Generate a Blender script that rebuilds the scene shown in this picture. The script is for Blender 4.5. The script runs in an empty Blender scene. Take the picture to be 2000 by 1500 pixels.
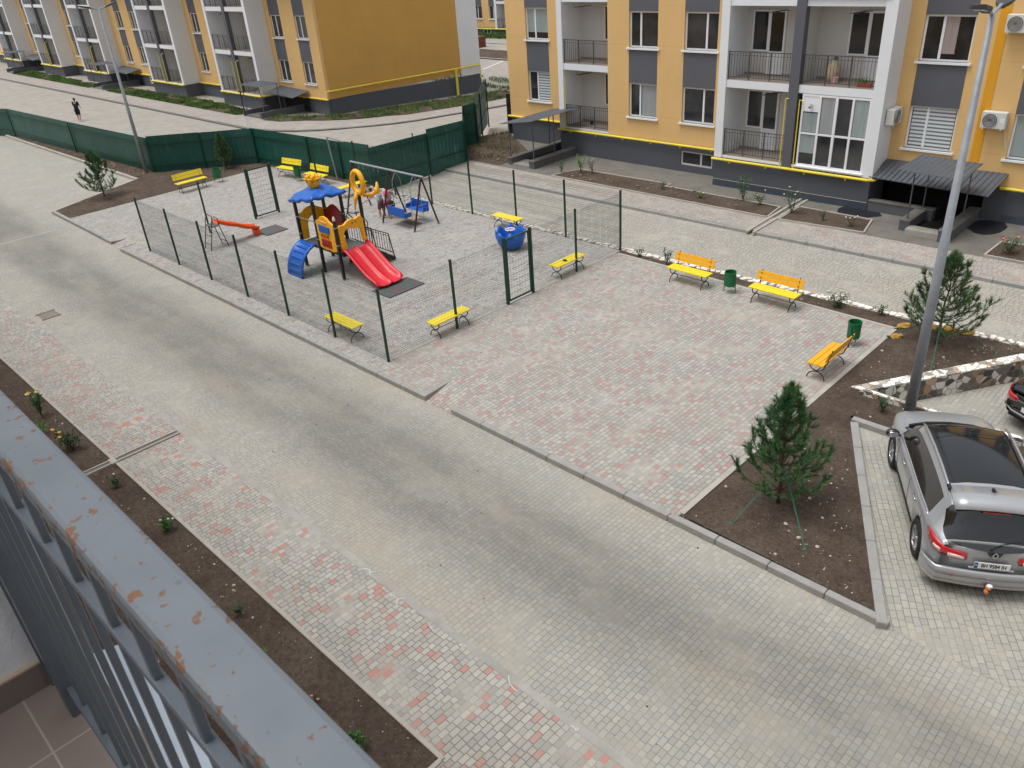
import bpy, bmesh, math, random
from mathutils import Vector, Matrix
R=math.radians
rnd=random.Random(7)
sc=bpy.context.scene
COL=sc.collection
# ---------------------------------------------------------------- camera
f_px,pitch,roll,yaw=1560.4695,0.516636,-0.077244,2.381702
fw=Vector((math.cos(yaw)*math.cos(pitch),math.sin(yaw)*math.cos(pitch),-math.sin(pitch)))
rt=Vector((math.sin(yaw),-math.cos(yaw),0)); up=rt.cross(fw)
r2=math.cos(roll)*rt+math.sin(roll)*up; u2=-math.sin(roll)*rt+math.cos(roll)*up
cam=bpy.data.cameras.new('Camera'); co=bpy.data.objects.new('Camera',cam); COL.objects.link(co)
cam.sensor_width=36; cam.lens=36*f_px/2000; cam.clip_start=.05; cam.clip_end=1500
M=Matrix((r2,u2,-fw)).transposed().to_4x4(); M.translation=Vector((31.1744,-10.85,9.9244)); co.matrix_world=M
cam.dof.use_dof=True; cam.dof.focus_distance=20; cam.dof.aperture_fstop=22
sc.camera=co
# ---------------------------------------------------------------- world, sun, exposure (overcast day)
SUN_EL,SUN_AZ=R(72),R(215)
w=bpy.data.worlds.new('World'); sc.world=w; w.use_nodes=True
nt=w.node_tree; bg=nt.nodes['Background']
sky=nt.nodes.new('ShaderNodeTexSky'); sky.sky_type='NISHITA'; sky.sun_disc=False
sky.sun_elevation=SUN_EL; sky.sun_rotation=SUN_AZ; sky.dust_density=4; sky.air_density=1.4
hs=nt.nodes.new('ShaderNodeHueSaturation'); hs.inputs['Saturation'].default_value=.26
nt.links.new(sky.outputs[0],hs.inputs['Color']); nt.links.new(hs.outputs[0],bg.inputs[0]); bg.inputs[1].default_value=.128
sl=bpy.data.lights.new('Sun','SUN'); sl.energy=1.35; sl.angle=R(28); sl.color=(1,.975,.94)
so=bpy.data.objects.new('Sun',sl); COL.objects.link(so)
sd=Vector((math.sin(SUN_AZ)*math.cos(SUN_EL),math.cos(SUN_AZ)*math.cos(SUN_EL),math.sin(SUN_EL)))
so.rotation_euler=sd.to_track_quat('Z','Y').to_euler(); so.location=(0,0,40)
sc.render.engine='CYCLES'
sc.view_settings.view_transform='Standard'; sc.view_settings.look='None'; sc.view_settings.exposure=.36; sc.view_settings.gamma=1
# ---------------------------------------------------------------- materials
def hexc(h):
    c=[int(h[i:i+2],16)/255 for i in (0,2,4)]
    return tuple(((v/12.92) if v<=.04045 else ((v+.055)/1.055)**2.4) for v in c)+(1,)
class NT:
    def __init__(s,name):
        s.m=bpy.data.materials.new(name); s.m.use_nodes=True; s.t=s.m.node_tree; s.b=s.t.nodes['Principled BSDF']
    def n(s,ty,**k):
        x=s.t.nodes.new(ty)
        for a,v in k.items(): setattr(x,a,v)
        return x
    def l(s,a,b): s.t.links.new(a,b)
    def math(s,op,a,b=None,c=None):
        x=s.n('ShaderNodeMath',operation=op)
        for i,v in enumerate((a,b,c)):
            if v is None: continue
            if isinstance(v,(int,float)): x.inputs[i].default_value=v
            else: s.l(v,x.inputs[i])
        return x.outputs[0]
    def mix(s,f,a,b,bt='MIX'):
        x=s.n('ShaderNodeMix',data_type='RGBA',blend_type=bt)
        for i,v in ((0,f),(6,a),(7,b)):
            if isinstance(v,(int,float,tuple)): x.inputs[i].default_value=v
            else: s.l(v,x.inputs[i])
        return x.outputs[2]
    def ramp(s,v,a,b):
        x=s.n('ShaderNodeMapRange'); s.l(v,x.inputs[0]); x.inputs[1].default_value=a; x.inputs[2].default_value=b; return x.outputs[0]
    def noise(s,vec,scale,det=3,rough=.5,dim='3D'):
        x=s.n('ShaderNodeTexNoise',noise_dimensions=dim); x.inputs['Scale'].default_value=scale; x.inputs['Detail'].default_value=det; x.inputs['Roughness'].default_value=rough
        if vec is not None: s.l(vec,x.inputs['Vector'])
        return x.outputs[0]
    def coord(s,sx=1,sy=1,sz=1,which='Object'):
        tc=s.n('ShaderNodeTexCoord'); mp=s.n('ShaderNodeMapping'); mp.inputs['Scale'].default_value=(sx,sy,sz); s.l(tc.outputs[which],mp.inputs[0]); return mp.outputs[0]
    def bump(s,h,strength,dist=.01):
        x=s.n('ShaderNodeBump'); x.inputs['Strength'].default_value=strength; x.inputs['Distance'].default_value=dist; s.l(h,x.inputs['Height']); s.l(x.outputs[0],s.b.inputs['Normal'])
CACHE={}
def mat(name,col,rough=.6,var=.08,scale=6,bump=0,bs=60,metal=0,spec=.5,coat=0):
    if name in CACHE: return CACHE[name]
    if isinstance(col,str): col=hexc(col)
    k=NT(name); c=k.coord()
    n=k.noise(c,scale,5,.6)
    d=tuple(v*(1-var) for v in col[:3])+(1,); u=tuple(min(1,v*(1+var)) for v in col[:3])+(1,)
    k.l(k.mix(k.ramp(n,.3,.7),d,u),k.b.inputs['Base Color'])
    k.l(k.math('ADD',k.math('MULTIPLY',k.noise(c,scale*3,3),.2),rough-.1),k.b.inputs['Roughness'])
    k.b.inputs['Metallic'].default_value=metal; k.b.inputs['Specular IOR Level'].default_value=spec
    if coat: k.b.inputs['Coat Weight'].default_value=coat; k.b.inputs['Coat Roughness'].default_value=.04
    if bump: k.bump(k.noise(c,bs,4,.6),bump,.01)
    CACHE[name]=k.m; return k.m
def paver(name,base,alt,red,redfrac,along='Y',row=.12,length=.15,joint=(.10,.095,.085,1),stain=0,redvar=.5,jw=.07,spread=.30,far=1.0):
    """rows of paving stones of mixed length; each stone its own tone"""
    k=NT(name); tc=k.n('ShaderNodeTexCoord'); sp=k.n('ShaderNodeSeparateXYZ')
    wob=k.noise(tc.outputs['Object'],1.3,2); 
    k.l(tc.outputs['Object'],sp.inputs[0])
    X,Y=(sp.outputs[0],sp.outputs[1]) if along=='Y' else (sp.outputs[1],sp.outputs[0])
    X=k.math('ADD',X,k.math('MULTIPLY',wob,.035))
    r=k.math('DIVIDE',X,row); ri=k.math('FLOOR',r); rf=k.math('FRACT',r)
    wn=k.n('ShaderNodeTexWhiteNoise',noise_dimensions='1D'); k.l(ri,wn.inputs['W'])
    yy=k.math('ADD',k.math('DIVIDE',Y,length),k.math('MULTIPLY',wn.outputs[0],517.3))
    v=k.n('ShaderNodeTexVoronoi',voronoi_dimensions='1D',feature='F1'); v.inputs['Randomness'].default_value=.75; v.inputs['Scale'].default_value=1; k.l(yy,v.inputs['W'])
    ve=k.n('ShaderNodeTexVoronoi',voronoi_dimensions='1D',feature='DISTANCE_TO_EDGE'); ve.inputs['Randomness'].default_value=.75; ve.inputs['Scale'].default_value=1; k.l(yy,ve.inputs['W'])
    sc_=k.n('ShaderNodeSeparateColor'); k.l(v.outputs['Color'],sc_.inputs[0])
    e1=k.math('MULTIPLY',ve.outputs['Distance'],length); e2=k.math('MULTIPLY',k.math('MINIMUM',rf,k.math('SUBTRACT',1.0,rf)),row)
    e=k.math('MINIMUM',e1,e2)
    body=k.ramp(e,.0015,.0015+jw*.12)
    tone=k.mix(sc_.outputs[0],base,alt)
    val=k.math('ADD',1-spread/2,k.math('MULTIPLY',sc_.outputs[1],spread))
    br=k.n('ShaderNodeHueSaturation'); k.l(tone,br.inputs['Color']); k.l(val,br.inputs['Value'])
    isred=k.math('GREATER_THAN',sc_.outputs[2],1-redfrac) if not isinstance(redfrac,tuple) else None
    if redfrac>0:
        wn2=k.n('ShaderNodeTexWhiteNoise',noise_dimensions='2D'); cv=k.n('ShaderNodeCombineXYZ'); k.l(ri,cv.inputs[0]); k.l(sc_.outputs[2],cv.inputs[1]); k.l(cv.outputs[0],wn2.inputs[0])
        isred=k.math('GREATER_THAN',wn2.outputs[0],1-redfrac)
        redc=k.mix(k.math('MULTIPLY',sc_.outputs[0],redvar),red,base)
        colr=k.mix(isred,br.outputs[0],redc)
    else: colr=br.outputs[0]
    grain=k.noise(tc.outputs['Object'],55,4,.7)
    colr=k.mix(.35,colr,k.mix(grain,(.0,.0,.0,1),(1,1,1,1)),'SOFT_LIGHT')
    dirt=k.noise(k.coord(.5,.5,1),1.1,5,.6)
    colr=k.mix(k.math('MULTIPLY',k.ramp(dirt,.42,.75),.35),colr,(.33,.295,.235,1))
    sand=k.ramp(k.noise(tc.outputs['Object'],.8,4,.6),.50,.62)
    jc=k.mix(sand,joint,(.33,.30,.25,1))
    colr=k.mix(body,jc,colr)
    if stain:
        # tyre tracks and sandy edges running along the road
        s1=k.noise(k.coord(.06,.2,1),1.0,2,.5); s2=k.noise(k.coord(.3,.9,1),1.0,7,.6)
        spy=sp.outputs[1]
        def band(c0,wd):
            return k.math('MAXIMUM',k.math('SUBTRACT',1.0,k.math('DIVIDE',k.math('ABSOLUTE',k.math('SUBTRACT',k.math('ADD',spy,k.math('MULTIPLY',s1,1.6)),c0+.8)),wd)),0.0)
        b=k.math('ADD',k.math('MULTIPLY',band(-2.0,1.0),.55),k.math('ADD',k.math('MULTIPLY',band(-3.3,1.0),.6),k.math('MULTIPLY',band(-2.65,2.2),.6)))
        dk=k.math('MULTIPLY',k.math('MULTIPLY',b,k.ramp(s2,.05,.85)),stain)
        colr=k.mix(k.math('MINIMUM',dk,.85),colr,(.56,.56,.575,1),'MULTIPLY')
        colr=k.mix(k.math('MULTIPLY',k.ramp(k.noise(k.coord(.2,.8,1),.9,5,.6),.5,.75),.45),colr,(.36,.325,.25,1))
    k.l(colr,k.b.inputs['Base Color']); k.b.inputs['Roughness'].default_value=.85; k.b.inputs['Specular IOR Level'].default_value=.3
    h=k.math('ADD',body,k.math('MULTIPLY',sc_.outputs[1],.35)); h=k.math('ADD',h,k.math('MULTIPLY',grain,.15))
    k.bump(h,.55,.006)
    return k.m
def soilmat():
    k=NT('dark_soil'); c=k.coord()
    n1=k.noise(c,1.2,6,.65); n2=k.noise(c,14,6,.75); n3=k.noise(c,60,4,.7)
    a=k.mix(k.ramp(n1,.35,.68),hexc('544840'),hexc('6f6358'))
    a=k.mix(k.ramp(n2,.4,.7),a,hexc('41372f'))
    v=k.n('ShaderNodeTexVoronoi'); v.inputs['Scale'].default_value=26; k.l(c,v.inputs['Vector'])
    scx=k.n('ShaderNodeSeparateColor'); k.l(v.outputs['Color'],scx.inputs[0])
    fl=k.math('MULTIPLY',k.math('LESS_THAN',v.outputs['Distance'],.16),k.math('GREATER_THAN',scx.outputs[0],.93))
    a=k.mix(fl,a,hexc('b5a692'))
    k.l(a,k.b.inputs['Base Color']); k.b.inputs['Roughness'].default_value=.95; k.b.inputs['Specular IOR Level'].default_value=.15
    k.bump(k.math('ADD',n2,k.math('MULTIPLY',n3,.5)),.9,.05); return k.m
def crazy(name,dark,mid,white,wf,scale=4.2):
    k=NT(name); c=k.coord()
    v=k.n('ShaderNodeTexVoronoi'); v.inputs['Scale'].default_value=scale; k.l(c,v.inputs['Vector'])
    ve=k.n('ShaderNodeTexVoronoi',feature='DISTANCE_TO_EDGE'); ve.inputs['Scale'].default_value=scale; k.l(c,ve.inputs['Vector'])
    s=k.n('ShaderNodeSeparateColor'); k.l(v.outputs['Color'],s.inputs[0])
    a=k.mix(s.outputs[1],dark,mid); a=k.mix(k.math('GREATER_THAN',s.outputs[0],1-wf),a,white)
    a=k.mix(k.math('MULTIPLY',k.math('GREATER_THAN',s.outputs[2],.86),.8),a,hexc('b08a68'))
    a=k.mix(k.math('LESS_THAN',ve.outputs['Distance'],.035),a,hexc('8d8578'))
    a=k.mix(.3,a,k.mix(k.noise(c,30,4,.7),(0,0,0,1),(1,1,1,1)),'SOFT_LIGHT')
    k.l(a,k.b.inputs['Base Color']); k.b.inputs['Roughness'].default_value=.7
    k.bump(k.ramp(ve.outputs['Distance'],0,.08),.7,.02); return k.m
def foliage(name,c1,c2,c3,rough=.6,sc_=2.2):
    k=NT(name); g=k.n('ShaderNodeNewGeometry'); c=k.coord()
    a=k.mix(g.outputs['Random Per Island'],hexc(c1),hexc(c2)); a=k.mix(k.ramp(k.noise(c,sc_,3),.42,.68),a,hexc(c3))
    k.l(a,k.b.inputs['Base Color']); k.b.inputs['Roughness'].default_value=rough; k.b.inputs['Specular IOR Level'].default_value=.35
    k.b.inputs['Transmission Weight'].default_value=0; return k.m
G=lambda v:(v,v,v,1)
m_road=paver('road_pavers',hexc('9c9b97'),hexc('a4a196'),G(0),0,stain=1.45,spread=.15,row=.1,length=.14,joint=(.21,.205,.195,1))
m_park=paver('parking_pavers',hexc('9c9b96'),hexc('a4a196'),G(0),0,length=.17,spread=.17,row=.11,joint=(.17,.165,.155,1))
m_walk=paver('pavement_pavers',hexc('9e9d99'),hexc('aaa79e'),hexc('b58076'),.085,spread=.26,length=.15,row=.105,joint=(.14,.135,.13,1))
m_play=paver('playground_pavers',hexc('9a9997'),hexc('a3a09b'),hexc('94807c'),.11,spread=.22,row=.11,joint=(.15,.145,.14,1))
m_square=paver('square_pavers',hexc('9b9a96'),hexc('a5a299'),hexc('a68580'),.15,spread=.26,row=.11,joint=(.15,.145,.14,1))
m_farroad=paver('far_road_pavers',hexc('9e9c97'),hexc('a6a297'),G(0),0,spread=.18,along='X')
m_farwalk=paver('far_pavement_pavers',hexc('9e9b97'),hexc('a6a099'),hexc('a68a82'),.10,spread=.2,along='X')
m_soil=soilmat()
m_conc=mat('kerb_concrete','93928f',.85,.12,3,.25,80)
m_concl=mat('light_concrete','a5a198',.85,.12,3,.25,80)
m_blind=mat('asphalt_apron','6b6862',.9,.18,1.6,.3,90)
m_cement=mat('cement_path','97928a',.9,.12,1.2,.2,60)
m_stone=crazy('crazy_stone_face',hexc('404043'),hexc('82796e'),hexc('dad6ce'),.42,5.2)
m_stonet=crazy('crazy_stone_top',hexc('7d756c'),hexc('b9b2a6'),hexc('f0ede6'),.62,5.5)
def plaster(name,col,zb_=.9):
    k=NT(name); c=k.coord(); col=hexc(col)
    D=lambda f:tuple(v*f for v in col[:3])+(1,)
    a=k.mix(k.ramp(k.noise(c,.5,4,.6),.3,.7),D(.95),D(1.04))
    st=k.noise(k.coord(2.2,2.2,.12),1.5,5,.65); a=k.mix(k.math('MULTIPLY',k.ramp(st,.55,.78),.22),a,D(.74))
    a=k.mix(k.math('MULTIPLY',k.ramp(k.noise(c,2.3,5,.65),.6,.78),.12),a,D(1.12))
    sp=k.n('ShaderNodeSeparateXYZ'); k.l(c,sp.inputs[0])
    ln=k.math('LESS_THAN',k.math('ABSOLUTE',k.math('SUBTRACT',k.math('FRACT',k.math('DIVIDE',k.math('SUBTRACT',sp.outputs[2],.55),3.0)),.5)),.0035)
    a=k.mix(k.math('MULTIPLY',ln,.35),a,D(.6))
    k.l(a,k.b.inputs['Base Color']); k.b.inputs['Roughness'].default_value=.88; k.b.inputs['Specular IOR Level'].default_value=.3
    k.bump(k.noise(c,130,4,.6),.2,.01); return k.m
m_yel=plaster('yellow_plaster','dcb67c'); m_yel2=plaster('ochre_plaster','c99e56')
m_must=mat('mustard_plaster','d99a1c',.8,.04,.8,.15,150)
m_white=mat('white_plaster','dfe2e6',.85,.03,.7,.12,150)
m_offw=mat('offwhite_plaster','c9c7c3',.85,.04,.7,.12,150)
m_grey=mat('graphite_plaster','5b5d63',.8,.05,.8,.2,150)
m_plinth=mat('plinth_plaster','54575f',.75,.06,.8,.2,120)
m_tile=mat('plinth_tile','434a56',.5,.1,3,.05,30)
m_pvc=mat('white_pvc','e6e8ea',.4,.02,2)
m_floor=mat('balcony_tile','8f8379',.55,.08,2)
m_gas=mat('yellow_pipe_paint','e6d24a',.45,.06,2)
m_rail=mat('dark_railing_paint','4c4b4c',.45,.1,4)
m_sheet=mat('grey_roof_sheet','5a6068',.45,.08,2,metal=.2)
m_dark=mat('void_shade_black','1a1a1c',.8,.1,3)  # near-black colour stands in for shade inside stairwells, recesses and rooms
m_black=mat('black_iron','1b1a1a',.45,.15,6)
m_post=mat('dark_green_paint','0d3b2e',.45,.12,4)
m_wire=mat('green_wire','2f4a40',.5,.1,4)
m_galv=mat('galvanised_steel','8f959b',.5,.12,5,metal=.12)
m_lamp=mat('lamp_head_grey','3c3e42',.5,.08,4)
m_by=mat('yellow_bench_paint','e6cf2c',.38,.05,5,.05,40)
m_bo=mat('orange_bench_paint','e5a820',.38,.06,5,.05,40)
m_blue=mat('blue_plastic','1059b4',.42,.14,7)
m_red=mat('red_plastic','cc1526',.38,.12,7)
m_red2=mat('dark_red_plastic','a3141e',.35,.06,3)
m_ylp=mat('yellow_plastic','f0ae10',.42,.12,7)
m_orp=mat('orange_plastic','f05a14',.42,.12,7)
m_tube=mat('black_tube_paint','201d1e',.4,.1,5)
m_brown=mat('brown_tube_paint','3a2220',.4,.12,5)
m_deck=mat('grey_deck','4f5654',.7,.1,5,.2,60)
m_bin=mat('green_bin_paint','12653c',.42,.12,4)
m_chrome=mat('chrome','c6c8ca',.15,.02,3,metal=1)
m_rub=mat('rubber','1c1c1d',.75,.1,8)
def glassm():
    k=NT('window_glass'); k.b.inputs['Base Color'].default_value=(.022,.024,.028,1); k.b.inputs['Specular IOR Level'].default_value=.7
    c=k.coord(); k.l(k.math('ADD',k.math('MULTIPLY',k.noise(c,1.2,2),.06),.03),k.b.inputs['Roughness'])
    k.l(k.mix(k.ramp(k.noise(c,.7,3),.35,.7),(.012,.013,.016,1),(.06,.062,.066,1)),k.b.inputs['Base Color']); return k.m
m_glass=glassm()
m_carglass=mat('car_glass','101316',.12,.2,2,spec=.6,coat=.5)
m_silver=mat('silver_paint','a3a6aa',.32,.03,2,metal=.3,coat=1)
m_blackp=mat('black_car_paint','0e1114',.2,.05,2,metal=.3,coat=1)
m_tail=mat('tail_light_red','b30d14',.15,.1,6,coat=1)
m_tailw=mat('tail_light_clear','d8b8b4',.15,.1,6,coat=1)
# ---------------------------------------------------------------- mesh helpers
class MB:
    def __init__(s): s.v=[];s.f=[]
    def add(s,vs,fs):
        o=len(s.v); s.v+=[tuple(v) for v in vs]; s.f+=[tuple(i+o for i in f) for f in fs]; return s
    def box(s,x0,x1,y0,y1,z0,z1,M=None):
        v=[(x,y,z) for z in (z0,z1) for y in (y0,y1) for x in (x0,x1)]
        if M: v=[M@Vector(p) for p in v]
        return s.add(v,[(0,2,3,1),(4,5,7,6),(0,1,5,4),(2,6,7,3),(0,4,6,2),(1,3,7,5)])
    def bar(s,a,b,w,h=None,upv=(0,0,1)):
        a=Vector(a);b=Vector(b);h=h or w;d=(b-a)
        L=d.length;d.normalize();u=Vector(upv)
        if abs(d.dot(u))>.98:u=Vector((1,0,0))
        x=d.cross(u).normalized();y=x.cross(d).normalized()
        v=[a+x*i*w/2+y*j*h/2+d*k*L for k in (0,1) for j in (-1,1) for i in (-1,1)]
        return s.add(v,[(0,1,3,2),(4,6,7,5),(0,4,5,1),(2,3,7,6),(0,2,6,4),(1,5,7,3)])
    def tube(s,pts,r,n=8,cap=True):
        pts=[Vector(p) for p in pts]; N=len(pts); rr=r if isinstance(r,(list,tuple)) else [r]*N
        prev=None; vs=[]
        for i,p in enumerate(pts):
            d=(pts[min(i+1,N-1)]-pts[max(i-1,0)]).normalized()
            if prev is None:
                u=Vector((0,0,1)) if abs(d.z)<.9 else Vector((1,0,0)); x=d.cross(u).normalized()
            else: x=(prev-d*prev.dot(d)).normalized()
            prev=x; y=d.cross(x)
            for k in range(n):
                a=2*math.pi*k/n; vs.append(p+(x*math.cos(a)+y*math.sin(a))*rr[i])
        fs=[(i*n+k,i*n+(k+1)%n,(i+1)*n+(k+1)%n,(i+1)*n+k) for i in range(N-1) for k in range(n)]
        if cap: fs+=[tuple(range(n-1,-1,-1)),tuple((N-1)*n+k for k in range(n))]
        return s.add(vs,fs)
    def cyl(s,c,r,z0,z1,n=16,r2=None):
        r2=r if r2 is None else r2
        v=[(c[0]+math.cos(2*math.pi*k/n)*q,c[1]+math.sin(2*math.pi*k/n)*q,z) for z,q in ((z0,r),(z1,r2)) for k in range(n)]
        return s.add(v,[(k,(k+1)%n,n+(k+1)%n,n+k) for k in range(n)]+[tuple(range(n-1,-1,-1)),tuple(range(n,2*n))])
    def lathe(s,prof,c=(0,0,0),n=20,M=None):
        v=[]
        for r,z in prof:
            for k in range(n):
                a=2*math.pi*k/n; p=Vector((c[0]+math.cos(a)*r,c[1]+math.sin(a)*r,c[2]+z)); v.append(M@p if M else p)
        N=len(prof)
        return s.add(v,[(i*n+k,i*n+(k+1)%n,(i+1)*n+(k+1)%n,(i+1)*n+k) for i in range(N-1) for k in range(n)])
    def prism(s,pts,z0,z1,M=None):
        n=len(pts); z=lambda t,p: t(p) if callable(t) else t
        v=[(p[0],p[1],z(z0,p)) for p in pts]+[(p[0],p[1],z(z1,p)) for p in pts]
        if M: v=[M@Vector(p) for p in v]
        return s.add(v,[tuple(range(n-1,-1,-1)),tuple(range(n,2*n))]+[(k,(k+1)%n,n+(k+1)%n,n+k) for k in range(n)])
    def quad(s,*p): return s.add(p,[tuple(range(len(p)))])
    def ell(s,c,r,n=12,m=8,M=None):
        v=[]
        for i in range(m+1):
            t=math.pi*i/m
            for k in range(n):
                a=2*math.pi*k/n; p=Vector((r[0]*math.sin(t)*math.cos(a),r[1]*math.sin(t)*math.sin(a),r[2]*math.cos(t)))
                if M: p=M@p
                v.append(p+Vector(c))
        return s.add(v,[(i*n+k,(i+1)*n+k,(i+1)*n+(k+1)%n,i*n+(k+1)%n) for i in range(m) for k in range(n)])
    def build(s,name,m,parent=None,smooth=False,bevel=0,loc=None,sub=0):
        me=bpy.data.meshes.new(name); me.from_pydata(s.v,[],s.f); me.validate()
        if m: me.materials.append(m)
        if smooth:
            for p in me.polygons: p.use_smooth=True
        o=bpy.data.objects.new(name,me); COL.objects.link(o)
        if parent is not None: o.parent=parent
        if loc: o.location=loc
        if bevel:
            b=o.modifiers.new('b','BEVEL'); b.width=bevel; b.segments=2; b.limit_method='ANGLE'; b.angle_limit=R(40)
        if sub:
            b=o.modifiers.new('s','SUBSURF'); b.levels=sub; b.render_levels=sub
        return o
def tag(o,label=None,cat=None,group=None,kind=None):
    if label:o['label']=label
    if cat:o['category']=cat
    if group:o['group']=group
    if kind:o['kind']=kind
    return o
def thing(name,label,cat,loc=(0,0,0),rz=0,group=None):
    o=bpy.data.objects.new(name,None); COL.objects.link(o); o.location=loc; o.rotation_euler=(0,0,rz); o.empty_display_size=.2
    return tag(o,label,cat,group)
def kids(o): return [c for c in bpy.data.objects if c.parent==o]
def dup(o,loc=None,rz=None,label=None,parent=None,tree=None):
    c=o.copy(); COL.objects.link(c)
    if parent is not None: c.parent=parent
    if loc is not None: c.location=loc
    if rz is not None: c.rotation_euler=(0,0,rz)
    if label: c['label']=label
    for ch in kids(o): dup(ch,parent=c)
    return c
def struct(name,mb,m,bevel=0,smooth=False): return tag(mb.build(name,m,bevel=bevel,smooth=smooth),kind='structure')
def solo(name,mb,m,label,cat,group=None,smooth=False,bevel=0): return tag(mb.build(name,m,smooth=smooth,bevel=bevel),label,cat,group)
# ================================================================ GROUND
def zL(x,y):
    return -.7-.6*max(0,min(1,(y-20)/15))
g=MB(); g.quad((-400,-300,-1.75),(400,-300,-1.75),(400,500,-1.75),(-400,500,-1.75))
struct('ground',g,m_cement)
# near road + parking (one sheet), left open where the sunken car park is
g=MB(); g.quad((-70,-5.2,-.12),(70,-5.2,-.12),(70,.5,-.12),(-70,.5,-.12)); g.quad((-70,.5,-.12),(-7,.5,-.12),(-7,5,-.12),(-70,5,-.12))
struct('road',g,m_road)
g=MB(); g.quad(*[tuple(Matrix.Rotation(R(-31),4,'Z')@Vector(p)) for p in ((25.2,-.61,-.116),(70,-.61,-.116),(70,5.9,-.116),(25.2,5.9,-.116))]); o=struct('parking_bay',g,m_park); o.rotation_euler=(0,0,R(31))
g=MB(); g.quad((-70,-6.86,-.116),(25.0,-6.86,-.116),(25.0,-5.32,-.116),(-70,-5.32,-.116)); g.quad((25.0,-10.6,-.116),(70,-10.6,-.116),(70,-5.32,-.116),(25.0,-5.32,-.116))
struct('pavement',g,m_walk)
g=MB(); g.quad((-70,-5.32,-.112),(70,-5.32,-.112),(70,-5.18,-.112),(-70,-5.18,-.112)); struct('flush_kerb_strip',g,mat('dusty_kerb_strip','9c9a95',.9,.16,2.5,.25,60))
g=MB(); g.box(-70,25.02,-6.93,-6.86,-.2,-.09); g.box(24.97,25.04,-9.4,-6.93,-.2,-.09); struct('bed_edging',g,m_concl)
def soil(name,poly,z,amp=.03,step=.25,seed=1,mounds=()):
    """uneven soil: triangulated grid clipped to a polygon (centres inside), plus a flat base"""
    rr=random.Random(seed); bm=bmesh.new()
    f=bm.faces.new([bm.verts.new((p[0],p[1],0)) for p in poly])
    xs=[p[0] for p in poly];ys=[p[1] for p in poly]
    def cut(a0,a1,ax):
        t=a0+step
        while t<a1:
            no=(1,0,0) if ax==0 else (0,1,0); cp=(t,0,0) if ax==0 else (0,t,0)
            bmesh.ops.bisect_plane(bm,geom=bm.verts[:]+bm.edges[:]+bm.faces[:],plane_co=cp,plane_no=no); t+=step
    cut(min(xs),max(xs),0); cut(min(ys),max(ys),1)
    from mathutils import noise
    for v in bm.verts:
        b=len(v.link_faces)<3
        h=0 if b else amp*(.6+noise.noise(v.co*1.7)*1.1+noise.noise(v.co*5.1+Vector((seed,0,0)))*.6)
        for (mx,my,r,hh) in mounds:
            d=math.hypot(v.co.x-mx,v.co.y-my)/r
            h+=hh*math.exp(-((d-1)/.35)**2)
        v.co.z=z(v.co.x,v.co.y)+h if callable(z) else z+h
    bmesh.ops.recalc_face_normals(bm,faces=bm.faces[:])
    me=bpy.data.meshes.new(name); bm.to_mesh(me); bm.free()
    if me.polygons and sum(p.normal.z for p in me.polygons)<0: me.flip_normals()
    for p in me.polygons:p.use_smooth=True
    me.materials.append(m_soil); o=bpy.data.objects.new(name,me); COL.objects.link(o); return tag(o,kind='structure')
soil('soil_bed',[(-20,-9.4),(13.4,-9.4),(13.4,-6.93),(-20,-6.93)],-.13,.04,.3,1,[(14.7,-7.3,.25,.03)])
soil('soil_bed',[(13.66,-9.4),(24.97,-9.4),(24.97,-6.93),(13.66,-6.93)],-.13,.04,.25,2,[(14.6,-7.35,.3,.04),(17.1,-7.3,.3,.04),(20.2,-7.45,.33,.05),(22.95,-7.65,.3,.05)])
g=MB(); g.quad((-70,-10.6,-.14),(25,-10.6,-.14),(25,-9.4,-.14),(-70,-9.4,-.14)); struct('apron_path',g,m_blind)
# playground slab, square slab, ramps
g=MB(); g.prism([(-7.8,-.32),(-2.6,-.42),(-2.55,.15),(-1.5,.15),(-1.42,-.47),(15.02,-.47),(15.02,10.2),(.5,10.2),(-1.2,10.15),(-7.8,9.9)],-.3,0); struct('playground_paving',g,m_play)
g=MB(); g.prism([(15.02,-.47),(17.16,-.47),(17.06,.42),(18.3,.42),(18.3,-.5),(24.6,-.52),(24.6,9.6),(15.02,9.9)],-.3,.003); struct('square_paving',g,m_square)
g=MB(); g.quad((17.16,-.60,-.113),(18.3,-.60,-.113),(18.3,.42,.003),(17.06,.42,.003)); g.quad((-2.6,-.55,-.113),(-1.42,-.6,-.113),(-1.5,.15,.0),(-2.55,.15,.0)); struct('dropped_kerb_ramp',g,m_square)
g=MB(); g.box(24.55,24.66,-.4,9.62,-.2,.012); g.prism([(15.1,9.86),(24.66,9.56),(24.66,9.66),(15.1,9.98)],-.2,.012); g.box(14.93,15.03,.2,10.2,-.2,.008); struct('square_edging',g,m_concl)
def kerb(pts,name='kerb',w=.15,z0=-.3,z1=.02,seg=1.0,taper=None):
    mb=MB(); out=[]
    for (a,b) in zip(pts,pts[1:]):
        a=Vector(a);b=Vector(b);L=(b-a).length;n=max(1,round(L/seg));d=(b-a)/n;e=d.normalized()*.004
        px=Vector((-d.y,d.x)).normalized()*w
        for i in range(n):
            p=a+d*i+e;q=a+d*(i+1)-e
            h=z1+rnd.uniform(-.004,.004); o=px*rnd.uniform(-.02,.02)
            mb.prism([p+o,q+o,q+px+o,p+px+o],z0,h)
    return mb
k=kerb([(-1.42,-.62),(17.24,-.62)]); k.prism([(17.24,-.62),(17.14,.42),(17.02,.42),(17.1,-.55)],-.3,lambda p:.02 if p[1]<0 else -.0); k.prism([(-1.42,-.62),(-1.42,-.47),(-1.56,.15),(-1.6,.12)],-.3,lambda p:.02 if p[1]<0 else .0)
k.v+=[];struct('kerb',k,m_conc,bevel=.02)
k=kerb([(18.2,-.62),(28.62,-.68)]); struct('kerb',k,m_conc,bevel=.02)
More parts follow.
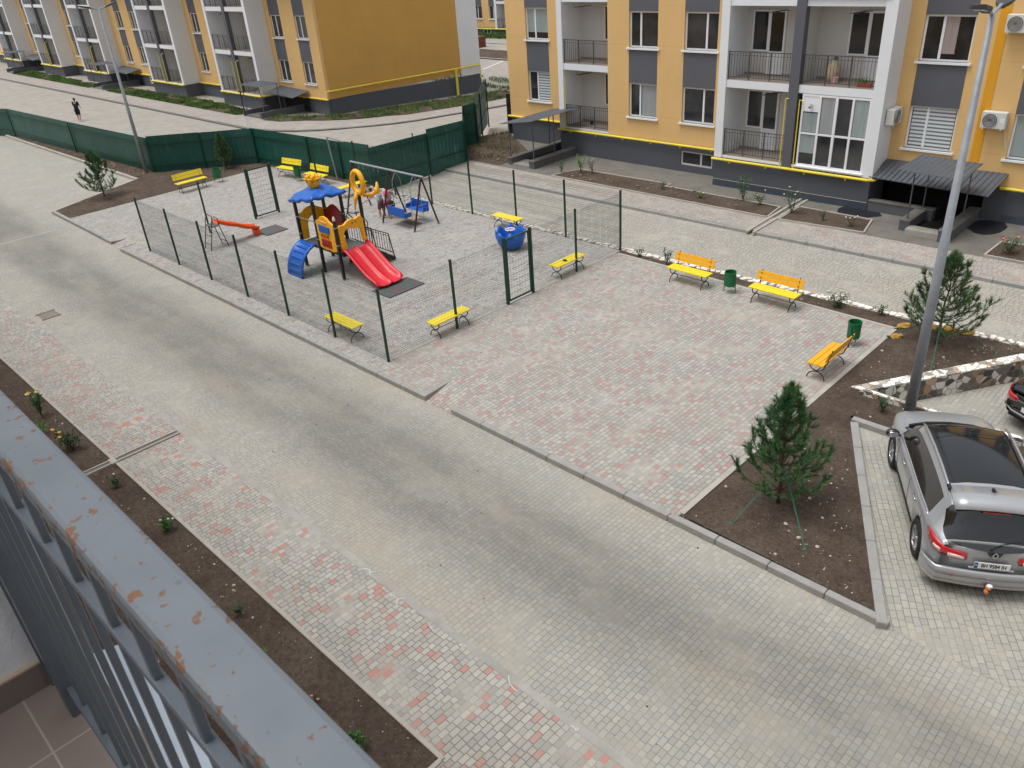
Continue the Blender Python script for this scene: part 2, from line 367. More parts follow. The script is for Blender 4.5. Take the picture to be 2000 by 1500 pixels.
k=kerb([(-70,-.2),(-9.9,-.2)]) ; k=kerb([(-9.88,-.38),(-2.62,-.5)]); struct('kerb',k,m_conc,bevel=.02)
k=kerb([(-12.0,4.55),(-33.2,4.45)],w=-.15); k.prism([(-9.88,-.38),(-9.7,-.3),(-11.9,4.5),(-12.1,4.5)],-.3,.0); struct('kerb',k,m_concl,bevel=.02)
k=kerb([(28.62,-.66),(25.80,4.64)],w=.17); k2=kerb([(25.62,4.66),(60,4.66)],w=.16); k.add(k2.v,k2.f); struct('kerb',k,m_conc,bevel=.02)
# soil planters
soil('soil_bed',[(24.68,-.45),(28.36,-.52),(25.64,4.6),(25.55,4.84),(60,4.84),(60,5.8),(25.3,5.8),(27.9,10.2),(27.9,10.35),(15.12,10.2),(15.12,9.99),(24.66,9.66)],.0,.04,.25,3,[(25.86,.99,.45,.06),(26.05,5.35,.3,.05),(25.6,9.2,.5,.03),(22.9,10.05,.22,.02)])
soil('soil_bed',[(-9.75,-.3),(-7.82,-.28),(-7.82,9.8),(.45,10.25),(.45,10.6),(-8.9,10.4),(-12.4,5.9),(-34,5.1),(-34,4.62),(-12.05,4.7)],.0,.04,.4,4)
# sunken parking + retaining walls of crazy stone
g=MB(); g.quad((24.9,6.02,-.5),(70,6.02,-.5),(70,60,-.5),(24.9,60,-.5)); struct('sunken_parking',MB().prism([(25.35,6.02),(70,6.02),(70,14.9),(30.9,14.9)],-.7,-.5),m_park)
def crazywall(name,poly,z0,z1,label,cat):
    t=thing(name,label,cat,loc=(0,0,0))
    MB().prism(poly,z0,z1-.012).build('wall_face',m_stone,t)
    cx=sum(p[0] for p in poly)/len(poly);cy=sum(p[1] for p in poly)/len(poly)
    MB().prism(poly,z1-.012,z1+.03).build('coping',m_stonet,t,bevel=.01); return t
crazywall('retaining_wall',[(25.05,5.92),(25.45,6.02),(28.2,10.35),(30.9,14.6),(30.6,14.7),(25.2,6.15)],-.9,.05,'crazy stone retaining wall with tall face behind the dark parked car','retaining wall')
crazywall('retaining_wall',[(25.05,5.92),(60,5.83),(60,6.02),(25.45,6.02)],-.9,.05,'low crazy stone wall running behind the silver car','retaining wall')
# rough stone border between playground and far road
t=thing('stone_border','rough white stone border along the far road behind the playground and benches','stone border')
b=MB(); b.prism([(.4,10.22),(15,10.2),(27.9,10.42),(28.1,10.62),(15,10.44),(.4,10.46)],-.5,-.01); b.build('wall_face',m_stone,t)
b=MB(); x=.5
while x<28:
    for r_ in range(2):
        L=rnd.uniform(.1,.26); yb=10.33+(x-15)*.014*(x>15)
        cx,cy=x+rnd.uniform(-.05,.05),yb+(r_-.5)*.11+rnd.uniform(-.03,.03); n=rnd.randint(4,6); a0=rnd.random()*6
        b.prism([(cx+math.cos(a0+2*math.pi*k/n)*L*.5*rnd.uniform(.7,1.1),cy+math.sin(a0+2*math.pi*k/n)*.085*rnd.uniform(.7,1.1)) for k in range(n)],-.03,rnd.uniform(.01,.045))
    x+=rnd.uniform(.13,.24)
b.build('coping_stones',mat('white_limestone','dcd7cd',.75,.25,2.5,.3,40),t)
# far road, kerb, pavement, beds
g=MB(); g.quad((.3,10.45,-.37),(70,10.3,-.37),(70,15.1,-.37),(.3,15.1,-.37)); struct('far_road',g,m_farroad)
k=kerb([(.3,14.98),(17.2,14.95)],z0=-.6,z1=-.25); k2=kerb([(17.45,14.95),(60,15.3)],z0=-.6,z1=-.25); k.add(k2.v,k2.f); struct('kerb',k,m_conc,bevel=.02)
g=MB(); g.quad((.3,15.12,-.262),(70,15.2,-.262),(70,17.3,-.262),(.3,17.3,-.262)); struct('far_pavement',g,m_farwalk)
g=MB(); g.quad((-1.5,16.75,-.256),(70,16.75,-.256),(70,20.5,-.256),(-1.5,20.5,-.256)); g.quad((-3,20.5,-.256),(3.4,20.5,-.256),(3.4,21.5,-.256),(-3,21.5,-.256)); struct('asphalt_apron',g,m_blind)
def bed(poly,seed,name='flower_bed_soil'):
    soil(name,poly,-.235,.03,.25,seed)
    e=MB()
    for a,b in zip(poly,poly[1:]+poly[:1]): e.bar((a[0],a[1],-.235),(b[0],b[1],-.235),.06,.07)
    struct('bed_edging',e,m_concl)
bed([(5.9,16.72),(6.4,18.25),(11.53,18.35),(11.4,18.0),(16.85,17.95),(17.02,16.62)],11)
bed([(17.5,16.6),(17.45,18.35),(20.3,18.3),(20.62,16.85)],12)
bed([(24.55,16.85),(24.6,18.4),(34,18.5),(34,16.9)],13)
g=MB(); g.prism([(16.93,20.2),(17.03,20.2),(17.25,14.85),(17.13,14.85)],-.3,-.215); g.prism([(17.2,20.2),(17.3,20.2),(17.5,14.85),(17.4,14.85)],-.3,-.215); struct('drain_channel',g,m_concl)
g=MB()
rc=random.Random(5)
for (x,y) in ((20.95,-5.3),(21.15,-5.22),(21.9,-5.28),(22.15,-5.25),(22.95,-5.4),(23.7,-5.3),(24.7,-5.25),(26.0,-5.3)):
    P_=[]; px,py=x,y
    for i in range(rc.randint(4,7)): P_.append((px,py,-.1085)); px+=rc.uniform(-.05,.09); py+=rc.uniform(-.07,.07)
    for a_,b_ in zip(P_,P_[1:]): g.bar(a_,b_,.009,.002)
struct('chalk_marks',g,mat('white_chalk','d8d8d4',.9,.1,20))
# near drains
g=MB(); g.box(13.45,13.49,-9.4,-5.35,-.2,-.075); g.box(13.61,13.65,-9.4,-5.35,-.2,-.075); g.box(13.42,13.68,-7.0,-6.86,-.2,-.07); struct('drain_channel',g,m_concl)
g=MB(); g.box(13.49,13.61,-9.4,-5.35,-.2,-.1); struct('drain_grate',g,mat('drain_grey','6d6a67',.7,.15,12,.4,30))
g=MB(); g.quad((-7.2,-5.1,-.115),(-7.0,-5.1,-.115),(-6.95,-.55,-.115),(-7.15,-.55,-.115)); struct('drain_channel',g,m_conc)
g=MB(); [g.box(2.6,3.15,-5.05+i*.06,-5.02+i*.06,-.13,-.108) for i in range(9)]; g.box(2.52,2.6,-5.1,-4.5,-.13,-.105); g.box(3.15,3.23,-5.1,-4.5,-.13,-.105); struct('drain_grate',g,mat('rusty_cast_iron','6f665c',.8,.3,8,.3,30))
# patch of rough soil by the left entrance
soil('soil_patch',[(-.9,16.9),(2.3,16.9),(2.1,19.4),(-2.6,22.5),(-3.4,20.5)],-.24,.05,.35,21)
# land to the north-west, slightly lower
def ribbon(name,rows,m,dz):
    g=MB()
    for a,b in zip(rows,rows[1:]):
        for (p,q,r_,s_) in zip(a,a[1:],b[1:],b): g.quad(*[(v[0],v[1],zL(*v)+dz) for v in (p,q,r_,s_)])
    return struct(name,g,m)
ribbon('paved_yard',[[(x,y) for x in (-130,.28)] for y in (5.4,20,22,24,26,28,30,32,35,38)]+[[(x,y) for x in (-160,40)] for y in (38,48.55)],m_cement,0)
ribbon('far_yard',[[(x,y) for x in (-200,80)] for y in (53.4,120)],m_cement,0)
soil('soil_strip',[(-80,48.7),(-10,48.7),(-10,53.4),(-80,53.4)],lambda x,y:zL(x,y)+.05,.1,1.5,31)
ribbon('yard_kerb',[[(-160,48.5),(40,48.5)],[(-160,48.75),(40,48.75)]],m_concl,.1)
ribbon('yard_kerb',[[(-160,57.5),(40,57.5)],[(-160,57.8),(40,57.8)]],m_conc,.1)
# curved kerb and pavement round the left building
def arcpath(off):
    P=[(-130,16+off),(-22,16+off)]
    cx,cy,r0=-22.0,25.5,9.5-off
    for k in range(1,9):
        a=R(-90+k*80/8); P.append((cx+math.cos(a)*r0,cy+math.sin(a)*r0))
    for y in (27,29,31,33,36): P.append((P[9][0]+(y-P[9][1])*.12,y))
    return P
def between(name,o1,o2,m,dz,i0=0,i1=None):
    A=arcpath(o1)[i0:i1];B=arcpath(o2)[i0:i1]; g=MB()
    for a,b,c,d in zip(A,A[1:],B[1:],B): g.quad(*[(v[0],v[1],zL(*v)+dz) for v in (a,b,c,d)])
    return struct(name,g,m)
between('yard_kerb',-.1,.16,mat('dark_kerb','6f6e6d',.9,.1,4),.06)
between('yard_pavement',.16,2.1,m_farwalk,.07)
between('yard_verge',2.1,3.0,m_cement,.06)
# parking lines far behind
g=MB()
for (a,b) in (((-31.4,45.9),(-34.2,49.0)),((-26.8,43.6),(-28.6,48.1)),((-37,47),(-39.5,49.6))):
    a=Vector(a);b=Vector(b);n=(b-a).normalized();n=Vector((-n.y,n.x))*.07
    g.quad(*[(v.x,v.y,zL(v.x,v.y)+.006) for v in (a-n,b-n,b+n,a+n)])
struct('parking_lines',g,m_white)
# ================================================================ BUILDINGS
def wall_y(mb,x0,x1,z0,z1,yf,th,holes=()):
    """wall slab facing -Y with rectangular holes (hx0,hx1,hz0,hz1)"""
    xs=sorted(set([x0,x1]+[min(max(v,x0),x1) for h in holes for v in h[:2]]))
    for a,b in zip(xs,xs[1:]):
        if b-a<1e-4: continue
        cuts=sorted([(h[2],h[3]) for h in holes if h[0]<=a+1e-5 and h[1]>=b-1e-5]); z=z0
        for c in cuts:
            if c[0]>z: mb.box(a,b,yf,yf+th,z,c[0])
            z=c[1]
        if z<z1: mb.box(a,b,yf,yf+th,z,z1)
def bars_frame(mb,x0,x1,z0,z1,y,w,d,vs=(),hs_=()):
    mb.box(x0,x0+w,y,y+d,z0,z1); mb.box(x1-w,x1,y,y+d,z0,z1); mb.box(x0+w,x1-w,y,y+d,z0,z0+w); mb.box(x0+w,x1-w,y,y+d,z1-w,z1)
    for v in vs: mb.box(v-w*.6,v+w*.6,y-.004,y+d-.004,z0+w,z1-w)
    for h in hs_: mb.box(x0+w,x1-w,y-.002,y+d-.002,h-w*.5,h+w*.5)
m_blind1=None
def blindmat():
    k=NT('zebra_blind'); c=k.coord(); s=k.n('ShaderNodeSeparateXYZ'); k.l(c,s.inputs[0])
    f=k.math('GREATER_THAN',k.math('FRACT',k.math('MULTIPLY',s.outputs[2],7.5)),.42)
    k.l(k.mix(f,hexc('6f767b'),hexc('d0d8dc')),k.b.inputs['Base Color']); k.b.inputs['Roughness'].default_value=.25; k.b.inputs['Coat Weight'].default_value=.6; k.b.inputs['Coat Roughness'].default_value=.05; return k.m
def curtm(name,col):
    k=NT(name); c=k.coord(1,1,.04); n=k.noise(c,16,3)
    cc=hexc(col); k.l(k.mix(n,tuple(v*.5 for v in cc[:3])+(1,),cc),k.b.inputs['Base Color']); k.b.inputs['Roughness'].default_value=.3; k.b.inputs['Coat Weight'].default_value=.8; k.b.inputs['Coat Roughness'].default_value=.04; return k.m
m_zebra=blindmat(); m_curt=curtm('sheer_curtain','a9aeb2'); m_curtd=curtm('pink_curtain','b3a3a0'); m_roll=curtm('pale_roller_blind','a5b3b3')
def window(par,x0,x1,z0,z1,y,mull=None,sill=True,rec=.10,fm=None,cover=None,name='window'):
    f=MB(); yy=y+rec; bars_frame(f,x0,x1,z0,z1,yy,.07,.05,[mull] if mull else [])
    o=f.build(name,fm or m_pvc,par)
    MB().box(x0+.04,x1-.04,yy+.03,yy+.045,z0+.04,z1-.04).build('pane',m_glass,o)
    if sill: MB().box(x0-.1,x1+.1,y-.09,y+rec,z0-.07,z0+.0).build('sill',m_pvc,o)
    if cover:
        a,b,mt,zt=cover
        MB().box(a,b,yy+.018,yy+.028,zt,z1-.06).build('blind',mt,o)
    return o
def railing(par,x0,x1,y,z,h=1.05,gap=.12,posts=2,name='balcony_railing',thin=.014):
    m=MB(); m.bar((x0,y,z+h),(x1,y,z+h),.04,.03); m.bar((x0,y,z+.1),(x1,y,z+.1),.025); m.bar((x0,y,z+h-.13),(x1,y,z+h-.13),.015)
    n=max(2,int((x1-x0)/gap))
    for i in range(n+1):
        x=x0+(x1-x0)*i/n; m.bar((x,y,z+.1),(x,y,z+h),thin)
    for i in range(posts+2):
        x=x0+.02+(x1-x0-.04)*i/(posts+1); m.bar((x,y,z-.12),(x,y,z+h),.035)
    return m.build(name,m_rail,par)
def balcony_door(par,x0,y,z,flip=False,zt=2.42):
    """white balcony window + door unit on the back wall"""
    a,b=x0,x0+.72; c,d=x0+.72,x0+1.42
    if flip: a,b,c,d=x0+.70,x0+1.42,x0,x0+.70
    f=MB(); bars_frame(f,a,b,z+.9,z+zt,y-.05,.06,.06); bars_frame(f,c,d,z+.06,z+zt,y-.06,.075,.07,(),[z+.88])
    o=f.build('balcony_door',m_pvc,par)
    MB().box(a+.05,b-.05,y-.02,y-.005,z+.94,z+zt-.05).build('pane',m_glass,o)
    MB().box(c+.06,d-.06,y-.03,y-.015,z+.92,z+zt-.06).build('pane',m_glass,o)
    MB().box(c+.06,d-.06,y-.035,y-.02,z+.12,z+.85).build('door_panel',m_pvc,o)
    return o
def rack(par,x,y,z,L=1.0,d=.7):
    m=MB()
    for i in range(4): m.tube([(x+i*.07,y,z+i*.0),(x+i*.07+L*.2,y+d,z)],.011,5)
    m.bar((x-.05,y+.02,z),(x+.3,y+.02,z),.02); m.bar((x+L*.2-.05,y+d-.02,z),(x+L*.2+.3,y+d-.02,z),.02)
    for q in ((x+.0,y+.02),(x+L*.2+.2,y+d-.03)): m.tube([(q[0],q[1],z),(q[0],q[1],z+.25)],.006,5)
    return m.build('drying_rack',mat('rack_brown','5a4c42',.6,.1,4),par)
def pipe_run(par,pts,r=.055,name='gas_pipe'):
    m=MB(); m.tube(pts,r,8)
    for p,q in zip(pts,pts[1:]):
        p=Vector(p);q=Vector(q);n=int((q-p).length/1.6)
        for i in range(n):
            c=p.lerp(q,(i+.5)/n)
            if abs((q-p).normalized().z)<.5: m.bar(c-Vector((0,0,.12)),c,.03); m.bar(c-Vector((0,0,.12)),c+Vector((0,.18,-.12)),.03)
    return m.build(name,m_gas,par,smooth=False)
NS=3
def bay(B,x0,x1,yf,yb,zb,ns=NS,col=True,door=True,glazed=None,rails=True,fin=.34,finw=.4,side=True,simple=False):
    """projecting stack of balconies: white piers, dark middle post, slabs, recessed rear wall"""
    top=zb+3*ns+.1; zs=[zb+3*i for i in range(ns+1)]
    xm=(x0+x1)/2-.08
    p=MB(); p.box(x0,x0+fin,yf,yb,zb-.12,top); p.build('pier',m_white,B)
    p=MB(); p.box(x1-finw,x1,yf,yb+.0,zb-.12,top); p.build('pier',m_white,B)
    if col: MB().box(xm-.19,xm+.19,yf-.02,yf+.3,zb-.14,top).build('dark_post',m_grey,B)
    MB().box(x0+fin,x1-finw,yb+.0,yb+.2,zb-.1,top).build('balcony_rear_wall',m_offw,B)
    m=MB(); m.box(xm-.07,xm+.07,yf+.1,yb,zb,top)
    m.build('divider_wall',m_offw,B)
    for i,z in enumerate(zs):
        lo=z-.12 if i==0 else z-.30
        for a,b in ((x0+fin,xm-.19),(xm+.19,x1-finw)):
            MB().box(a,b,yf+.04,yb,lo,z-.012).build('balcony_slab',m_white,B)
            if i<ns: 
                MB().box(a,b,yf+.05,yb,z-.012,z+.006).build('floor_tiles',m_floor,B)
                MB().box(a+.002,b-.002,yb-.02,yb,z+.006,z+.09).build('skirting',m_floor,B)
        if i<ns:
            for s,(a,b) in enumerate(((x0+fin,xm-.19),(xm+.19,x1-finw))):
                if glazed and (i,s)==glazed: continue
                if rails: railing(B,a,b,yf+.12,z,posts=2,gap=.12 if not simple else .3)
                if door: balcony_door(B,a+.25 if s==0 else b-1.75,yb-.0,z,flip=False)
                rack(B,(a+b)/2+.1,yf+.3,z+2.45)
def window_column(B,x0,x1,yf,zb,ns=NS,mull=.36,covers=None,ztop=None):
    cov=covers or {}
    for i in range(ns):
        window(B,x0,x1,zb+.85+3*i,zb+2.35+3*i,yf,mull=x0+(x1-x0)*mull,cover=cov.get(i))
        MB().box(x0,x1,yf-.005,yf+.02,zb+2.35+3*i,zb+3.78+3*i if i<ns-1 else zb+3*ns+.1).build('spandrel_panel',m_grey,B)
def plinth(B,x0,x1,yf,z0,zb,holes=(),yb=None,tile=True):
    m=MB(); wall_y(m,x0,x1,z0,zb-.1,yf,.25,holes); m.build('plinth',m_plinth,B)
    if tile:
        t=MB(); t.box(x0,x1,yf-.03,yf,z0,z0+.28); t.build('plinth_tiles',m_tile,B)
        MB().box(x0,x1,yf-.032,yf-.0,z0+.28,z0+.29).build('tile_joint',m_concl,B)
# ---------- right apartment building
RB=thing('apartment_building','yellow and white apartment building with glazed corner balcony and wall air conditioners','apartment building')
zb=1.08
H=zb+3*NS+.1
def wing(B,x0,x1,yf,zb,cols,name='yellow_wall',m=None,th=.25,ns=NS):
    mb=MB(); holes=[(a,b,zb+.85+3*i,zb+2.35+3*i) for (a,b) in cols for i in range(ns)]
    wall_y(mb,x0,x1,zb-.1,zb+3*ns+.1,yf,th,holes); return mb.build(name,m or m_yel,B)
wing(RB,-1.1,3.3,21.35,zb,[(.33,1.87)])
window_column(RB,.33,1.87,21.35,zb,mull=.4,covers={0:(1.0,1.8,m_zebra,zb+.95),1:(.4,1.8,m_roll,zb+4.2)})
plinth(RB,-1.1,3.3,21.38,-.6,zb)
# left single balcony
MB().box(3.3,3.62,20.4,22,zb-.12,H).build('pier',m_white,RB)
MB().box(3.62,6.4,21.85,22.05,zb,H).build('balcony_rear_wall',m_offw,RB)
for i in range(NS+1):
    z=zb+3*i; MB().box(3.62,6.4,20.44,21.85,z-(.12 if i==0 else .3),z-.012).build('balcony_slab',m_white,RB)
    if i<NS:
        MB().box(3.62,6.4,20.45,21.85,z-.012,z+.006).build('floor_tiles',m_floor,RB); MB().box(3.62,6.4,21.83,21.85,z+.006,z+.09).build('skirting',m_floor,RB)
        railing(RB,3.62,6.4,20.52,z); balcony_door(RB,5.1,21.85,z); rack(RB,4.2,20.7,z+2.45)
# middle yellow block
wing(RB,6.4,12.95,20.4,zb,[(7.62,9.18),(10.53,12.17)])
MB().box(6.4,6.62,20.65,22.05,zb-.1,H).build('yellow_return_wall',m_yel,RB)
window_column(RB,7.62,9.18,20.4,zb,mull=.38,covers={0:(8.3,9.1,m_curt,zb+.95)})
window_column(RB,10.53,12.17,20.4,zb,mull=.64,covers={})
plinth(RB,3.3,12.95,20.43,-.6,zb,holes=[(10.56,12.2,.05,.68)])
window(RB,10.56,12.2,.05,.68,20.43,mull=11.6,sill=False,rec=.05,fm=m_offw,name='basement_window')
# bay
bay(RB,12.95,19.68,19.3,20.72,zb,glazed=(0,1),fin=.36,finw=.42)
MB().box(12.95,13.3,20.72,21,zb-.12,H).build('pier_return',m_white,RB)
m=MB(); wall_y(m,12.95,19.62,-.6,zb-.14,19.34,.2); m.box(12.95,13.15,19.54,20.43,-.6,zb-.14); m.box(19.42,19.62,19.54,20.7,-.6,zb-.14); m.build('plinth',m_plinth,RB)
MB().box(12.95,19.65,19.31,19.34,-.6,.02).build('plinth_tiles',m_tile,RB); MB().box(12.95,19.65,19.305,19.34,.02,.03).build('tile_joint',m_concl,RB)
# glazed balcony
gx0,gx1=16.62,19.26
f=MB(); xs=[gx0+.72,gx0+1.36,gx0+1.98]; bars_frame(f,gx0,gx1,zb,zb+2.68,19.33,.07,.06,xs,[zb+1.24]); f.box(xs[1]-.05,xs[1]+.05,19.31,19.37,zb,zb+2.68)
gf=f.build('balcony_glazing',m_pvc,RB)
MB().box(gx0+.05,gx1-.05,19.37,19.385,zb+.05,zb+2.63).build('pane',m_glass,gf)
MB().box(gx0+.07,xs[0]-.05,19.345,19.36,zb+2.05,zb+2.61).build('vent_panel',m_pvc,gf)
MB().tube([(gx0+.35,19.36,zb+2.3),(gx0+.42,19.22,zb+2.3),(gx0+.42,19.1,zb+2.25)],.05,8).build('flue_pipe',m_galv,gf)
for a,b,z0_,z1_,mt in ((gx0+.08,xs[0]-.06,zb+1.3,zb+2.0,m_roll),(xs[0]+.06,xs[1]-.06,zb+1.3,zb+2.6,m_curt),(xs[2]+.06,gx1-.08,zb+1.3,zb+2.6,m_roll),(gx0+.08,xs[0]-.06,zb+.5,zb+1.18,m_roll)):
    MB().box(a,b,19.362,19.368,z0_,z1_).build('blind',mt,gf)
MB().box(gx0-.05,gx1+.05,19.22,19.36,zb-.05,zb-.0).build('sill',m_pvc,gf)
MB().box(gx0-.2,gx1+.2,19.26,19.31,zb+5.9+.06,zb+6.35).build('balcony_parapet_panel',m_offw,RB)
# right yellow block
wing(RB,19.68,32,20.45,zb,[(20.2,21.85),(23.62,25.3),(27.0,28.6)])
window_column(RB,20.2,21.85,20.45,zb,mull=.38,covers={0:(20.3,21.75,m_zebra,zb+.95),1:(20.85,21.3,m_curtd,zb+4.1)})
window_column(RB,23.62,25.3,20.45,zb,mull=.38,covers={0:(23.7,25.2,m_roll,zb+.95)}); window_column(RB,27,28.6,20.45,zb)
MB().box(22.52,22.82,20.43,20.46,zb+.3,H).build('mustard_strip',m_must,RB)
m=MB(); m.box(23.9,32,20.48,20.73,-.6,zb-.1); m.box(19.62,32,21.4,21.6,-1.6,zb-.1); m.box(19.62,23.9,20.5,20.7,.95,zb-.1); m.build('plinth',m_plinth,RB)
MB().box(23.9,32,20.45,20.48,-.6,.02).build('plinth_tiles',m_tile,RB)
# stepped gas pipe
pipe_run(RB,[(-1.25,21.28,1.0),(3.2,21.28,1.0)]); pipe_run(RB,[(3.25,20.3,.94),(13.0,20.3,.94)])
pipe_run(RB,[(12.9,19.22,.9),(19.55,19.22,.9),(19.75,19.35,.9),(19.75,20.3,.9)]); pipe_run(RB,[(23.7,20.36,.95),(32,20.36,.95)])
pipe_run(RB,[(15.98,19.26,.9),(15.98,19.26,3.55),(16.1,19.26,3.55)],.02,'riser_pipe'); pipe_run(RB,[(16.55,19.26,.9),(16.55,19.26,3.55),(16.7,19.26,3.5)],.02,'riser_pipe'); pipe_run(RB,[(3.75,20.36,.95),(3.75,20.36,3.5)],.018,'riser_pipe')
# side + rear shell, roof slab, string line
m=MB(); m.box(-1.1,-.9,21.6,34,-1.5,zb-.1); m.build('side_plinth',m_plinth,RB)
m=MB(); m.box(-1.1,-.9,21.6,34,zb-.1,H); m.box(31.8,32,20.7,34,-.6,H); m.box(-1.1,32,34,34.2,-1.5,H); m.build('side_wall',m_yel,RB)
MB().box(-1.2,32.1,22.3,34.3,H,H+.2).build('roof',m_grey,RB); MB().box(3.3,32.1,20.3,22.3,H,H+.2).build('roof',m_grey,RB); MB().box(12.8,19.8,19.2,20.3,H,H+.2).build('roof',m_grey,RB); MB().box(-1.2,3.3,21.2,22.3,H,H+.2).build('roof',m_grey,RB)
MB().box(-.8,12.9,22.3,22.4,-.3,H).build('inner_wall',m_dark,RB)
# basement entrances: low side walls, steps, corrugated canopies on thin posts
def corr(x0,x1,y0,y1,za,zbk,zr=0,pitch=.19,amp=.02,along='y'):
    """corrugated sheet: za at x0, zbk at x1"""
    m=MB(); n=int((x1-x0)/pitch*4); vs=[];  fs=[]
    for i in range(n+1):
        x=x0+(x1-x0)*i/n; z=za+(zbk-za)*i/n+(amp if (i%4) in (1,2) else 0)
        for (y,dz) in ((y0,0),(y1,zr)):
            vs+= [(x,y,z+dz),(x,y,z+dz-.012)]
    for i in range(n):
        a=i*4; b=a+4; fs+=[(a,b,b+2,a+2),(a+1,a+3,b+3,b+1),(a,a+1,b+1,b),(a+2,b+2,b+3,a+3)]
    fs+=[(0,2,3,1),(n*4,n*4+1,n*4+3,n*4+2)]
    return m.add(vs,fs)
m_step=mat('entrance_plaster','5a5c60',.8,.1,2,.2,80)
def lowwall(B,x0,x1,y0,y1,z0,zt,nm='entrance_wall'):
    o=MB().box(x0,x1,y0,y1,z0,zt-.05).build(nm,m_step,B); MB().box(x0-.02,x1+.02,y0-.02,y1,zt-.05,zt).build('wall_cap',m_blind,o)
    MB().box(x0-.012,x1+.012,y0-.012,y1,z0,z0+.12).build('wall_tiles',m_tile,o); return o
lowwall(RB,4.05,4.38,17.2,20.4,-.5,.12); lowwall(RB,2.5,2.76,17.3,21.35,-.5,.08)
MB().box(2.76,4.05,17.35,18.3,-.5,-.2).build('entrance_step',m_concl,RB); MB().box(2.76,4.05,18.3,21.3,-.5,-.249).build('entrance_pit_shade',m_dark,RB)  # flat dark slab stands in for the shaded stairwell
E2=corr(2.35,4.45,17.0,20.9,1.72,2.02,.0); cn=E2.build('entrance_canopy',m_sheet,RB)
for (x,y,zt) in ((2.63,17.4,1.76),(4.21,17.4,1.98),(4.21,18.9,1.98),(2.63,20.3,1.76)): MB().bar((x,y,.0),(x,y,zt),.04).build('canopy_post',m_sheet,cn)
m=MB(); m.bar((2.4,17.2,1.71),(4.4,17.2,2.0),.04); m.bar((2.4,20.6,1.71),(4.4,20.6,2.0),.04); m.build('canopy_beam',m_sheet,cn)
lowwall(RB,21.42,21.76,17.85,19.45,-.5,.13); lowwall(RB,19.68,22.0,19.3,19.62,-.5,.16); lowwall(RB,22.9,23.24,17.35,20.4,-.5,.16)
MB().box(21.76,22.9,17.5,18.0,-.5,-.06).build('entrance_step',m_concl,RB); MB().box(21.76,22.9,18.0,21.3,-.5,-.25).build('entrance_pit_shade',m_dark,RB); MB().box(19.68,21.42,19.62,21.3,-.5,-.25).build('entrance_pit_shade',m_dark,RB)  # stairwell depth is painted: black slabs at apron level give its shade
MB().box(19.65,23.9,21.2,21.3,-.25,.95).build('recess_shade_panel',m_dark,RB); MB().box(23.24,23.9,20.45,21.3,-.4,.95).build('recess_side',m_plinth,RB)  # back panel coloured near-black for the shade below the lower canopy
m=MB(); m.prism([(19.55,19.3),(23.75,18.95),(23.85,20.44),(19.7,20.44)],lambda p:1.0 if p[1]<20 else 1.42,lambda p:1.03 if p[1]<20 else 1.45); cb=m.build('lower_canopy',m_sheet,RB)
m=MB()
for i in range(22):
    x=19.6+i*.192; m.bar((x,19.28-(x-19.55)*.083,1.045),(x+.12,20.43,1.455),.03,.02)
m.build('canopy_rib',m_sheet,cb)
cn=corr(21.3,23.35,17.15,19.1,2.02,1.95,.08).build('entrance_canopy',m_sheet,RB)
for (x,y) in ((21.6,18.05),(21.6,19.45),(23.07,19.1),(23.07,17.6)): MB().bar((x,y,.1),(x,y-.05,2.0),.04).build('canopy_post',m_sheet,cn)
# dark damp patches on apron
for i,(cx,cy,rx,ry) in enumerate(((19.5,18.95,.85,.62),(23.75,19.7,.62,.85))):
    g=MB(); g.prism([(cx+math.cos(a/14*6.283)*rx*rnd.uniform(.88,1.08),cy+math.sin(a/14*6.283)*ry*rnd.uniform(.88,1.08)) for a in range(14)],-.26,-.245)
    struct('bitumen_patch',g,mat('black_bitumen','1b1d24',.55,.2,4,.5,30))
# air conditioners
def aircon(x,y,z,label,side=False):
    t=thing('air_conditioner',label,'air conditioner',(x,y,z),rz=(R(90) if side else 0),group='air conditioners on the right building')
    MB().box(-.38,.38,-.28,0,0,.54).build('casing',mat('ac_white','cfcfcb',.5,.04,3),t,bevel=.015)
    f=MB(); f.lathe([(.0,.0),(.06,.01),(.2,.015),(.225,.03),(.225,0)],n=24,M=Matrix.Translation((-.1,-.285,.27))@Matrix.Rotation(R(90),4,'X')); f.build('fan_grille',mat('ac_grille','5c5e5f',.6,.2,20),t)
    g=MB()
    for r_ in (.08,.13,.18,.225): g.tube([(-.1+math.cos(a/20*6.283)*r_,-.305,.27+math.sin(a/20*6.283)*r_) for a in range(21)],.006,4)
    g.build('grille_ring',m_offw,t)
    MB().box(.2,.34,-.284,-.28,.2,.36).build('sticker',mat('ac_sticker','d8e2ec',.4,.05,3),t)
    b=MB(); b.bar((-.28,0,-.02),(-.28,-.3,-.02),.03); b.bar((.28,0,-.02),(.28,-.3,-.02),.03); b.build('bracket',m_offw,t)
    MB().tube([(.3,-.05,.1),(.36,-.03,-.1),(.42,-.02,-.35),(.5,-.02,-.7 if not side else -.25)],.018,6).build('drain_hose',m_offw,t); return t
aircon(23.08,20.40,2.95,'white air conditioner beside the mustard strip, lower of two')
aircon(23.2,20.40,5.95,'white air conditioner high on the yellow wall near the frame edge')
aircon(19.72,20.0,2.85,'white air conditioner on the white side wall of the balcony bay',side=True)
